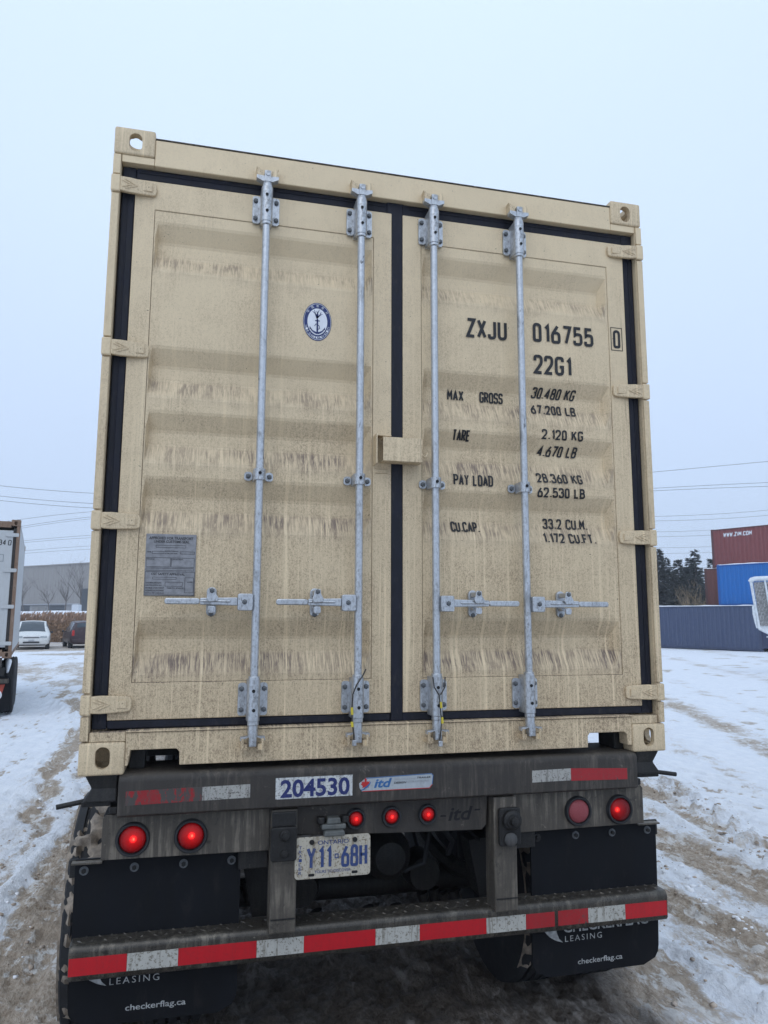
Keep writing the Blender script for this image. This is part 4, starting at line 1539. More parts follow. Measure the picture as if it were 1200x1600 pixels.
m_lens_a = mat_lens('lit_red_lens', 1.0, (.15, .002, .004), (.003, -.02, .006), .030)
m_lens_d = mat_lens('half_lit_red_lens', .45, (.16, .003, .006), (-.022, -.02, .004), .030)
m_lens_c = mat_lens('faded_red_lens', 0, (.30, .070, .080))
m_lens_s = mat_lens('lit_marker_lens', 1.4, (.15, .002, .004), (0, -.012, .002), .016)
lamp(-1.018, 1.007, .056, .062, .048, 1, label='lit red tail lamp', lens_mat=m_lens_a)
lamp(-.808, 1.006, .056, .062, .048, 1, label='lit red tail lamp', lens_mat=m_lens_a)
lamp(.810, 1.006, .056, .062, .048, 0, label='faded unlit tail lamp', lens_mat=m_lens_c)
lamp(1.009, 1.002, .056, .062, .048, 1, label='dimly lit red tail lamp', lens_mat=m_lens_d)
for x in (-.169, -.021, .132):
    lamp(x, 1.031, .056, .041, .028, 1, name='marker_lamp', lens_mat=m_lens_s, depth=.012)

# upright posts carrying the bumper
for s in (-1, 1):
    xa, xb = sorted((s * .407, s * .508))
    pp = part('upright_post', MB().box(xa, xb, .018, .12, .640, 1.090), m_frame_scuffed, tr, .006)
    part('weld_seam', MB().box(xa + .004, xb - .004, .0135, .0175, .690, .695), m_under, pp, .001)
    if s < 0:
        pb = MB()
        plate_round(pb, xa - .002, xb - .004, .905, 1.030, -.002, .017, .010)
        pb.box(xa + .002, xb - .006, .004, .0172, 1.0305, 1.085)
        part('mounting_bracket', pb, m_under, pp, .004)
        part('bolt', MB().lathe([(.021, -.003), (.021, -.010), (.014, -.0105), (.014, -.024), (0, -.0245)], 'y', 16), m_under, pp, .002, 40, (-.456, 0, 1.000))
        part('bolt', MB().lathe([(.014, -.003), (.014, -.012), (0, -.014)], 'y', 14), m_under, pp, .002, 40, (-.458, 0, .935))
    else:
        pb = MB()
        plate_round(pb, xa + .016, xb + .010, .900, 1.050, -.002, .017, .012)
        part('mounting_bracket', pb, m_under, pp, .004)
        part('bolt', MB().lathe([(.040, -.003), (.040, -.018), (.031, -.022), (.030, -.026), (.017, -.0262), (.017, -.048), (0, -.050)], 'y', 20), m_under, pp, .003, 40, (.476, 0, 1.003))
        part('bolt', MB().lathe([(.028, -.003), (.028, -.010), (.022, -.015), (0, -.017)], 'y', 18), m_rim, pp, .002, 40, (.470, 0, .927))

# bumper: rolled top edge, chequer top
pts = [(.052, .542), (.062, .530), (.17, .530), (.17, .650)]
for k in range(6):
    a = R(90 + 18 * k)
    pts.append((.072 + .022 * math.cos(a), .628 + .022 * math.sin(a)))
n_ = len(pts)
vs = [(-1.219, y, z) for y, z in pts] + [(1.222, y, z) for y, z in pts]
fs = [tuple(range(n_)), tuple(range(2 * n_ - 1, n_ - 1, -1))] + [(i, i + n_, (i + 1) % n_ + n_, (i + 1) % n_) for i in range(n_)]
bp = part('bumper_bar', MB().add(vs, fs), m_bumper, tr, .002, 50)
TX = [-1.2165, -1.017, -.8365, -.5495, -.3695, -.086, .0955, .380, .5545, .8395, 1.0155, 1.2185]
mats_ = [m_red_tape, m_white_tape] * 6
for i in range(11):
    a, b = TX[i], TX[i + 1] - .001
    if i == 8:
        strip(a, .684, .553, .611, .0498, m_red_old, bp)
        strip(.700, b, .553, .612, .0498, m_red_old, bp)
    else:
        strip(a, b, .552, .612, .0498, mats_[i], bp)
tread = MB()
for k in range(110):
    x = -1.19 + 2.38 * (k % 55) / 54 + (.02 if k >= 55 else 0)
    y = .095 if k < 55 else .135
    a = R(45 if k % 2 else -45)
    dx, dy = .016 * math.cos(a), .016 * math.sin(a)
    nx_, ny_ = -.004 * math.sin(a), .004 * math.cos(a)
    tread.add([(x - dx, y - dy, .6498), (x + nx_, y + ny_, .6498), (x + dx, y + dy, .6498), (x - nx_, y - ny_, .6498), (x, y, .654)], [(0, 3, 4), (3, 2, 4), (2, 1, 4), (1, 0, 4)])
tag(part('tread_pattern', tread, m_bumper, bp), kind='stuff')

# licence plate and its lamp
pc = (-.267, .9075)
lpz = part('licence_plate', plate_round(MB(), pc[0] - .149, pc[0] + .149, pc[1] - .077, pc[1] + .077, .012, .0145, .014), m_licence, tr, .0008)
rim_ = []
flat_part('lettering', [font_text('ONTARIO', pc[0] - .060, pc[0] + .062, pc[1] + .046, pc[1] + .062, .0112, .012), font_text('YOURS TO DISCOVER', pc[0] - .072, pc[0] + .070, pc[1] - .058, pc[1] - .047, .0112, .012)], m_licence_print, lpz)
mbx = MB()
for i, ch in enumerate('TRAILER'):
    v, f = font_text(ch, pc[0] - .134, pc[0] - .122, pc[1] + .034 - i * .0155, pc[1] + .0455 - i * .0155, .0112, .01)
    mbx.add(v, f)
stroke_text(mbx, 'Y11', pc[0] - .104, pc[0] - .006, pc[1] - .042, pc[1] + .040, .0115, 0, lambda x, z: .0112)
stroke_text(mbx, '68H', pc[0] + .032, pc[0] + .137, pc[1] - .042, pc[1] + .040, .0115, 0, lambda x, z: .0112)
mbx.ring_xz((pc[0] + .006, pc[0] + .022, pc[1] - .008, pc[1] + .010), (pc[0] + .010, pc[0] + .018, pc[1] - .004, pc[1] + .006), .0108, .0112)
flat_part('lettering', [(mbx.v, mbx.f)], m_licence_print, lpz)
for dx in (-.084, .086):
    part('bolt', MB().lathe([(.0095, .0118), (.0095, .006), (0, .005)], 'y', 12), m_under, lpz, 0, 40, (pc[0] + dx, 0, pc[1] + .058))
    mbx = plate_round(MB(), pc[0] + dx - .012, pc[0] + dx + .012, pc[1] - .068, pc[1] - .058, .0112, .0119, .0045)
    part('slot', mbx, m_hole, lpz)
ll = MB().box(-.312, -.216, .012, .059, 1.006, 1.026)
ll.poly_xz([(-.306, .985), (-.222, .985), (-.226, 1.0055), (-.302, 1.0055)], -.006, .040)
ll.poly_xz([(-.292, 1.0262), (-.236, 1.0262), (-.240, 1.050), (-.288, 1.050)], .012, .0585)
l_ = part('licence_lamp', ll, m_lampgrey, tr, .005)
for dx in (-.312, -.216):
    part('lamp_cap', MB().tube((dx, .035, 1.0262), (dx, .035, 1.052), .017, 14), m_under, l_, .003, 40)

# mud flaps
FL = []
for s in (-1, 1):
    x0, x1 = (-1.224, -.614) if s < 0 else (.620, 1.232)
    zb = .330 if s < 0 else .314
    zt = .925 if s < 0 else .918
    r_ = .075
    outl = []
    for cx_, a0 in ((x1 - r_, -90), (x0 + r_, 180)):
        seg_ = [(cx_ + r_ * math.cos(R(a0 + 11.25 * k)), zb + r_ + r_ * math.sin(R(a0 + 11.25 * k))) for k in range(9)]
        outl.append(seg_)
    pts = outl[1] + outl[0]
    zs_ = np.linspace(zb, zt, 24)

    def fy(x, z, s=s):
        t = (zt - z) / (zt - zb)
        return .131 + .016 * t * t + .006 * math.sin(x * 6 + 1) * t

    def span(z):
        if z >= zb + r_:
            return x0, x1
        d_ = r_ - math.sqrt(max(0, r_ * r_ - (zb + r_ - z) ** 2))
        return x0 + d_, x1 - d_
    vs, fs = [], []
    nxx = 10
    for z in zs_:
        a, b = span(z)
        for k in range(nxx):
            x = a + (b - a) * k / (nxx - 1)
            vs.append((x, fy(x, z), z))
    n1_ = len(vs)
    vs += [(x, y + .010, z) for x, y, z in vs]
    for j in range(len(zs_) - 1):
        for k in range(nxx - 1):
            a = j * nxx + k
            fs.append((a, a + 1, a + nxx + 1, a + nxx))
            fs.append((n1_ + a, n1_ + a + nxx, n1_ + a + nxx + 1, n1_ + a + 1))
        for k, sg in ((0, 1), (nxx - 1, -1)):
            a = j * nxx + k
            fs.append((a, a + nxx, n1_ + a + nxx, n1_ + a) if sg > 0 else (a, n1_ + a, n1_ + a + nxx, a + nxx))
    for j in (0, len(zs_) - 1):
        for k in range(nxx - 1):
            a = j * nxx + k
            fs.append((a, a + 1, n1_ + a + 1, n1_ + a))
    fl = part('mud_flap', MB().add(vs, fs), m_flap, tr, 0, 40)
    fyl = lambda x, z, fy=fy: fy(x, z) - .0018
    ox = -1.854 if s < 0 else 0
    oz = .021 if s < 0 else 0
    tx = [font_text('CHECKERFLAG', .765 + ox, 1.180 + ox, .487 + oz, .530 + oz, 0, .02, 0, 1.0, fyl), font_text('LEASING', .772 + ox, .950 + ox, .450 + oz, .474 + oz, 0, 0, 0, 1.35, fyl), font_text('checkerflag.ca', .832 + ox, 1.050 + ox, .345 + oz, .374 + oz, 0, .012, 0, 1.0, fyl)]
    sw = [(.655, .512), (.676, .500), (.700, .476), (.728, .460), (.762, .449), (.744, .466), (.735, .486), (.728, .520), (.70, .520)]
    tx.append(([(x + ox, fyl(x + ox, z + oz), z + oz) for x, z in sw], [tuple(range(len(sw)))]))
    flat_part('lettering', tx, m_flap_print, fl)
    xs_ = (-1.192, -1.012, -.831, -.649) if s < 0 else (.651, .833, 1.011, 1.188)
    for x in xs_:
        wz = .886
        part('washer', MB().lathe([(.0165, .1295), (.0165, .1265), (0, .126)], 'y', 18), m_bolt if not (s > 0 and x < .7) else m_under, fl, 0, 40, (x, 0, wz))
        part('bolt', MB().lathe([(.009, .1255), (.009, .118), (0, .117)], 'y', 6), m_under, fl, 0, 40, (x, 0, wz))

# running gear
for s in (-1, 1):
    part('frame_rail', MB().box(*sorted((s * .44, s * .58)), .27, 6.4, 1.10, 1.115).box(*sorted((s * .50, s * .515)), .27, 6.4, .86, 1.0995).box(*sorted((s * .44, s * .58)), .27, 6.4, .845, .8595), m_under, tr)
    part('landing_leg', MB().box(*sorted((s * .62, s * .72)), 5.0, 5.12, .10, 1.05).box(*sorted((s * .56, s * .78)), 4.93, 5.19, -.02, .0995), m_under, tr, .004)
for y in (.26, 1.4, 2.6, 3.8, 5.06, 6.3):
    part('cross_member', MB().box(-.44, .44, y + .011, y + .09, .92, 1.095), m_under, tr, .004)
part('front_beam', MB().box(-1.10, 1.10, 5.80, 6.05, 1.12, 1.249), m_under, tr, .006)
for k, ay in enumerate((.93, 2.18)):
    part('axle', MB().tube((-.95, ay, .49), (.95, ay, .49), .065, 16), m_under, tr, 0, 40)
    for s in (-1, 1):
        for x in (1.187, .855):
            w_ = add_wheel(tr, s * x, ay, s)
            if k == 0:
                # frozen slush caked on the tread
                mb_ = MB()
                na, nw = 70, 14
                vs, fs = [], []
                for i in range(na + 1):
                    a = R(95 + 125 * i / na)      # from the top round the rear (towards -Y)
                    for j in range(nw + 1):
                        x_ = -.128 + .256 * j / nw
                        nn = float(fbm(np.array([i * .32 + 40 * k + x * 7]), np.array([j * .55 + s * 9]), 4, 51)[0])
                        nn2 = float(vnoise(np.array([i * 1.1 + x * 3.0]), np.array([j * .9]), 53)[0])
                        inner = (j / nw) if s < 0 else 1 - j / nw
                        if abs(x) < 1:
                            inner = .4
                        th = (nn - .47 + .60 * min(.5, inner - .33)) * .22
                        th = min(.040, th) + (nn2 - .5) * .014
                        edge_ = min(1, min(j, nw - j) / 2.0) * min(1, min(i, na - i) / 4)
                        r_ = .5015 - .012 + max(-.002, (th + .010)) * edge_
                        vs.append((x_, r_ * math.cos(a), r_ * math.sin(a)))
                for i in range(na):
                    for j in range(nw):
                        q_ = i * (nw + 1) + j
                        fs.append((q_, q_ + 1, q_ + nw + 2, q_ + nw + 1))
                sl = obj('caked_slush', mb_.add(vs, fs).mesh('caked_slush', m_mud, 60), w_)
                sl['kind'] = 'stuff'
    for s in (-1, 1):
        part('spring_hanger', MB().poly_xz([(s * .50 - .05, .60), (s * .50 + .05, .60), (s * .50 + .10, .844), (s * .50 - .10, .844)], ay - .62, ay - .50), m_under, tr, .004)
        part('leaf_spring', MB().path([(s * .50, ay - .60, .66), (s * .50, ay - .2, .585), (s * .50, ay, .575), (s * .50, ay + .2, .585), (s * .50, ay + .6, .66)], .04, 8), m_under, tr)
        part('brake_chamber', MB().lathe([(.0, -.09), (.075, -.09), (.09, -.05), (.09, .05), (.075, .09), (.0, .09)], 'y', 20), m_under, tr, 0, 40, (s * .30, ay - .19, .60 if s > 0 else .57))
at_ = part('air_tank', MB().lathe([(0, -.45), (.07, -.44), (.105, -.40), (.115, -.36), (.115, .36), (.105, .40), (.07, .44), (0, .45)], 'y', 28), m_under, tr, 0, 40, (.085, .92, .735))
for dx in (-.05, .05):
    part('tank_strap', MB().box(.085 + dx - .012, .085 + dx + .012, .60, .63, .80, 1.02), m_under, at_, .003)
for (xa, za, xb, zb_) in ((.28, .95, .40, .70), (-.05, .93, -.2, .70), (.30, .86, .10, .62)):
    part('air_hose', MB().path([(xa, .55, za), ((xa + xb) / 2 + .05, .50, (za + zb_) / 2 - .04), (xb, .60, zb_)], .012, 8), m_rubber, tr, 0, 60)
for (x, zt_, l, y) in ((-.55, .60, .10, .75), (-.41, .54, .13, .72), (.30, .50, .10, .70), (.37, .50, .13, .74), (.46, .50, .09, .70), (.16, .46, .10, .68), (-.22, .46, .08, .70), (.02, .47, .09, .66)):
    part('slush_icicle', MB().path([(x, y, zt_), (x + .012, y, zt_ - l * .6), (x + .006, y, zt_ - l)], [.030, .022, .005], 7), m_under, tr, 0, 60)


# ================================================================ NEIGHBOUR: white container on a chassis, left edge
m_white_box = mat_grime('white_box_paint', (.47, .485, .495), (.36, .33, .29), .30, .5, 0, (.42, .42, .42))
m_rust = mat_grime('rusty_frame', (.20, .125, .085), (.33, .27, .21), .5, .75, 0, (.07, .035, .022))
m_greyseal = mat('dark_seal', (.03, .026, .024), .7, 0, .3, 20, dust=.2)
NX, NY, NROT = -4.17, 12.3, R(11.0)
# local frame: x to the right edge at +1.219, doors at y=0
nbase = (NX - 1.219 * math.cos(NROT), NY - 1.219 * math.sin(NROT), 1.06)
nb = thing('white_container', 'white container with rusty edge posts and stencilled digits at the left edge', 'shipping container', nbase, NROT)
put_castings(nb, 6.058, CH, m_rust)
part('door_header', MB().box(-1.0565, 1.0565, .006, .09, 2.44, 2.555), m_rust, nb, .004)
part('door_sill', MB().box(-1.0565, 1.0565, .006, .09, .03, .155), m_rust, nb, .004)
for s in (-1, 1):
    part('corner_post', MB().box(*sorted((s * 1.155, s * 1.215)), .01, .16, .12, 2.472), m_rust, nb, .004)
    part('side_wall', MB().box(*sorted((s * 1.185, s * 1.205)), .161, 5.95, .10, 2.52), m_white_box, nb)
    part('front_post', MB().box(*sorted((s * 1.06, s * 1.213)), 5.9, 6.04, .12, 2.472), m_white_box, nb, .004)
    part('bottom_rail', MB().box(*sorted((s * 1.16, s * 1.213)), .18, 5.87, .03, .099), m_rust, nb)
    d0, d1 = (-1.10, -.02) if s < 0 else (.02, 1.10)
    dr = part('door', MB().box(d0, d1, .03, .09, .20, 2.385), m_white_box, nb, .006)
    part('gasket', MB().box(*((-1.154, -1.101) if s < 0 else (1.101, 1.154)), .04, .08, .16, 2.43), m_greyseal, dr, .004)
    for z in (2.30, 1.63, .95, .27):
        hb = plate_round(MB(), min(s * .97, s * 1.20), max(s * .97, s * 1.20), z - .035, z + .035, .005, .029, .02)
        part('hinge', hb, m_white_box, dr, .004)
    for x in (.30, .75):
        rd = part('lock_rod', MB().tube((s * x, -.01, .12), (s * x, -.01, 2.48), .018, 12), m_galv, nb, 0, 40)
        for z in (.25, 1.2, 2.3):
            part('bearing_bracket', plate_round(MB(), s * x - .05, s * x + .05, z - .05, z + .05, -.0305, .029), m_galv, rd, .002)
    if s > 0:
        mb = stroke_text(MB(), '534', .795, .985, 2.10, 2.205, .015, .06)
        stroke_text(mb, '0', 1.018, 1.076, 2.10, 2.205, .015, .06)
        for k, t_ in enumerate(('4S', 'KG', 'KC', 'HF')):
            stroke_text(mb, t_, .80, .93, 1.01 - k * .075, 1.06 - k * .075, .010)
        flat_part('lettering', [([(x, .0285, z) for x, y, z in mb.v], mb.f)], m_black_print, dr)
        for a, b, c_, d_ in ((.62, .965, 1.79, 1.93), (.55, .90, 1.14, 1.27), (.56, .92, .66, .78)):
            part('pale_panel', MB().ring_xz((a, b, c_, d_), (a + .012, b - .012, c_ + .012, d_ - .012), .026, .0298), mat('pale_grey_print', (.25, .27, .28), .6), dr)
        part('hazard_placard', MB().poly_xz([(.68, .36), (.86, .54), (.68, .72), (.50, .54)][:4], .0268, .0298), mat('grey_placard', (.10, .11, .12), .5), dr)
part('roof_panel', MB().box(-1.21, 1.21, .16, 5.95, 2.521, 2.56), m_white_box, nb)
part('front_wall', MB().box(-1.059, 1.059, 5.95, 6.03, .1, 2.55), m_white_box, nb)
part('floor', MB().box(-1.159, 1.159, .16, 5.94, .06, .10), m_under, nb)

nt_ = thing('neighbour_trailer', 'black trailer under the white container with a red placard on its flap', 'trailer', (nbase[0], nbase[1], 0), NROT)
part('cross_beam', MB().box(-1.06, 1.06, .0, .24, .89, 1.058), m_frame, nt_, .006)
part('lamp_panel', MB().box(-1.12, 1.12, .06, .08, .74, .888), m_under, nt_, .003)
part('bumper_bar', MB().box(-1.20, 1.20, .05, .16, .60, .68), m_bumper, nt_, .006)
for s in (-1, 1):
    part('upright_post', MB().box(*sorted((s * .40, s * .5)), .0815, .13, .681, .90), m_frame, nt_, .004)
    part('frame_rail', MB().box(*sorted((s * .46, s * .56)), .241, 6.2, .80, 1.05), m_under, nt_)
    part('landing_leg', MB().box(*sorted((s * .62, s * .72)), 5.0, 5.12, -.02, .95), m_under, nt_, .004)
    fl = part('mud_flap', plate_round(MB(), min(s * .62, s * 1.235), max(s * .62, s * 1.235), .07, .735, .18, .19, .10), m_flap, nt_, .002)
    if s > 0:
        pl = part('placard', MB().poly_xz([(.70, .10), (1.02, .10), (1.14, .57), (.70, .57)], .172, .179), mat('orange_red_sheet', (.40, .055, .03), .5), fl)
        mbx = MB().lathe([(.10, .171), (.10, .1700), (.07, .1700), (.07, .171)], 'y', 28, (1.0, 0, .38), True)
        part('placard_ring', mbx, m_white_print, pl)
    for ay in (.80, 2.05):
        for x in (1.16, .83):
            add_wheel(nt_, s * x, ay, s)
for ay in (.80, 2.05):
    part('axle', MB().tube((-.95, ay, .49), (.95, ay, .49), .065, 14), m_under, nt_, 0, 40)
part('fender_snow', MB().path([(1.16, .35, .78), (1.16, .48, .91), (1.16, .62, .97), (1.16, .80, .985)], [.02, .05, .06, .03], 8), mat('snow_clump', (.80, .82, .86), .9, 0, .06, 8), nt_, 0, 60)


# ================================================================ CONTAINER STACKS on the right
UX, UY = .39982, -.91659
YROT = math.atan2(UY, UX)
P0 = (29.9, 32.95)


def yard_at(s, row, level):
    return (P0[0] + s * UX + row * 2.65 * .91659, P0[1] + s * UY + row * 2.65 * .39982, level * 2.591)


m_snowcap = mat('snow_cover', (.82, .84, .88), .9, 0, .05, 6)
corr_cache = {}


def corr_side(Ln, H, y, pitch, depth):
    """long corrugated wall in the local XZ plane facing -Y"""
    xs = [.16]
    while xs[-1] < Ln - .17 - pitch:
        b = xs[-1]
        xs += [b + pitch * .26, b + pitch * .5, b + pitch * .76, b + pitch]
    prof_ = []
    for i, x in enumerate(xs):
        prof_.append((x, 0 if i % 4 in (0, 1) else depth))
    prof_.append((Ln - .16, 0))
    vs, fs = [], []
    for x, d_ in prof_:
        vs += [(x, y + d_, .16), (x, y + d_, H - .10)]
    for i in range(len(prof_) - 1):
        fs.append((2 * i, 2 * i + 2, 2 * i + 3, 2 * i + 1))
    return vs, fs


def yard_box(label, s, row, level, material, m_rail, length=12.19, group='containers stacked across the yard', text=None, snow=True, pitch=.28):
    t = thing('stacked_container', label, 'shipping container', yard_at(s, row, level), YROT, group)
    H, W = 2.591, 2.438
    v, f = corr_side(length, H, .012, pitch, .036)
    v2 = [(x, W - y, z) for x, y, z in v]
    part('side_wall', MB().add(v, f), material, t)
    part('side_wall', MB().add(v2, f), material, t)
    part('end_wall', MB().box(.02, .05, .16, W - .16, .16, H - .1), material, t)
    part('end_wall', MB().box(length - .05, length - .02, .16, W - .16, .16, H - .1), material, t)
    part('roof_panel', MB().box(.05, length - .05, .05, W - .05, H - .06, H - .03), material, t)
    part('top_rail', MB().box(.178, length - .178, .0, .06, H - .10, H - .02).box(.178, length - .178, W - .06, W, H - .10, H - .02), m_rail, t)
    part('bottom_rail', MB().box(.178, length - .178, .0, .06, .03, .16).box(.178, length - .178, W - .06, W, .03, .16), m_rail, t)
    for x in (0, length):
        for y in (0, W):
            xa, xb = (x, x + .15) if x == 0 else (x - .15, x)
            ya, yb_ = (y, y + .15) if y == 0 else (y - .15, y)
            part('corner_post', MB().box(xa + .004, xb, ya + .004, yb_ - .004, .119, H - .119), m_rail, t)
            xa, xb = (x, x + .178) if x == 0 else (x - .178, x)
            ya, yb_ = (y, y + .162) if y == 0 else (y - .162, y)
            for z in (0, H - .118):
                part('corner_casting', MB().box(xa, xb, ya, yb_, z, z + .118), m_rail, t, .01)
    if snow:
        mb_ = MB()
        n_ = 90
        vs, fs = [], []
        for i in range(n_ + 1):
            x = .05 + (length - .1) * i / n_
            hh_ = .02 + .07 * float(fbm(np.array([x * 1.7 + s]), np.array([row * 3.1 + level]), 3, 61)[0])
            vs += [(x, .02, H - .0285), (x, .05, H - .0285 + hh_), (x, W - .05, H - .0285 + hh_), (x, W - .02, H - .0285)]
            if i:
                o_ = 4 * (i - 1)
                fs += [(o_ + k, o_ + k + 1, o_ + k + 5, o_ + k + 4) for k in range(3)]
        part('snow_cover', mb_.add(vs, fs), m_snowcap, t)
    if text:
        mb_ = stroke_text(MB(), text[0], text[1], text[2], text[3], text[4], text[5], .12, lambda x, z: -.004 + .008, .05)
        flat_part('lettering', [(mb_.v, mb_.f)], m_white_print, t)
    return t


def yard_mats(name, col, st):
    return mat_grime(name, col, st, .22, .55, 0, tuple(c * .7 for c in col))


m_slate, m_slate_r = yard_mats('slate_blue_paint', (.050, .070, .135), (.16, .17, .20)), yard_mats('slate_blue_rail', (.040, .055, .105), (.12, .12, .15))
m_blue, m_blue_r = yard_mats('bright_blue_paint', (.002, .125, .42), (.015, .15, .42)), yard_mats('bright_blue_rail', (.004, .085, .32), (.05, .14, .30))
m_redbox, m_redbox_r = yard_mats('oxide_red_paint', (.20, .050, .050), (.26, .15, .14)), yard_mats('oxide_red_rail', (.10, .035, .036), (.15, .08, .08))
m_brown, m_brown_r = yard_mats('rust_brown_paint', (.135, .040, .030), (.2, .1, .08)), yard_mats('rust_brown_rail', (.09, .035, .03), (.14, .08, .07))
yard_box('long slate blue container lying on the snow along the front of the stacks', -12.19, 0, 0, m_slate, m_slate_r)
yard_box('rusty brown ground level container behind the right end of the slate blue one', -3.0, 1, 0, m_brown, m_brown_r, snow=False)
yard_box('bright blue container above the slate blue one under the oxide red one', -3.83, 1, 1, m_blue, m_blue_r)
yard_box('dull brown container at the bottom of the rear stack', -6.0, 2, 0, m_brown, m_brown_r, snow=False)
yard_box('red brown container with broad ribs sticking out left of the blue one', -6.16, 2, 1, m_brown, m_brown_r, pitch=.40)
yard_box('oxide red container with white web address on top of the stack', -5.53, 2, 2, m_redbox, m_redbox_r, text=('WWW.ZIM.COM', .85, 2.75, 2.02, 2.30, .052), snow=False)

# ================================================================ WHITE WIRE CAGE at the right edge
m_frost = mat('frosted_white_frame', (.66, .69, .72), .75, 0, .12, 12)
m_wire = mat('frosted_wire', (.42, .42, .42), .8, 0, .4, 15)
cg = thing('wire_cage', 'snow covered white framed wire mesh cage at the right edge before the blue containers', 'cage', (17.20, 18.42, 0), R(-22))
fr = MB()
TLc, BLc, BMc, BRc, TRc = (0.0, 3.10), (.17, 1.50), (.52, 1.32), (2.4, 1.26), (2.4, 3.22)
for a, b in ((TLc, BLc), (BLc, BMc), (BMc, BRc), (BRc, TRc)):
    fr.path([(a[0], 0, a[1]), (b[0], 0, b[1])], .045, 8)
part('cage_frame', fr, m_frost, cg, 0, 50)
part('top_bar', MB().path([(-.02, 0, 3.06), (.03, 0, 3.13), (.14, 0, 3.165), (2.4, 0, 3.26)], .075, 8), m_frost, cg, 0, 50)
part('divider_bar', MB().path([(.44, -.02, 3.12), (.62, -.02, 1.36)], .035, 8), m_frost, cg, 0, 50)
part('divider_bar', MB().path([(1.50, -.02, 3.16), (1.58, -.02, 1.32)], .035, 8), m_frost, cg, 0, 50)
part('sill_plate', MB().poly_xz([(.17, 1.48), (.52, 1.30), (2.38, 1.25), (2.38, 1.52), (.19, 1.62)], .045, .075), m_frost, cg, .004)
wm = MB()
k = 0
for i in range(50):
    x = .05 + 2.33 * i / 49
    wm.tube((x, .02, 3.10 + .05 * x), (min(2.39, x + .13 * (1 - x / 2.4)), .02, 1.58), .009, 4, None, False)
for i in range(32):
    z = 1.60 + 1.5 * i / 31
    x_l = .165 - (z - 1.5) / 1.6 * .165
    wm.tube((x_l, .025, z), (2.38, .025, z + .02), .009, 4, None, False)
tag(part('wire_mesh', wm, m_wire, cg), kind='stuff')
part('cage_back', MB().poly_xz([(.30, 1.56), (2.36, 1.50), (2.36, 3.15), (.16, 3.04)], .20, .24), mat('grey_brown_sheet', (.17, .155, .15), .8, 0, .35, 9), cg)
part('side_bracket', MB().path([(.02, .0, 2.25), (.03, -.02, 1.98), (.07, .0, 1.70), (.10, 0, 1.52)], [.03, .045, .03, .02], 7), m_frost, cg, 0, 50)
for x in (.75, 2.2):
    part('cage_leg', MB().box(x - .06, x + .06, .25, .37, -.03, 1.199), m_brown_r, cg, .005)
part('cage_floor', MB().box(.55, 2.38, .08, .495, 1.20, 1.244), m_frost, cg, .004)

# ================================================================ VANS
m_glass = mat('dark_car_glass', (.035, .05, .065), .12, 0, .1, 3)
m_carplastic = mat('black_car_plastic', (.025, .025, .028), .6, 0, .2, 20)
m_chrome = mat('dull_chrome', (.45, .46, .48), .35, .6, .15, 20)
m_headlamp = mat('headlamp_glass', (.42, .46, .48), .2, .2, .25, 30)
m_taillamp = mat('red_taillamp_glass', (.45, .02, .02), .3, 0, .15, 20)


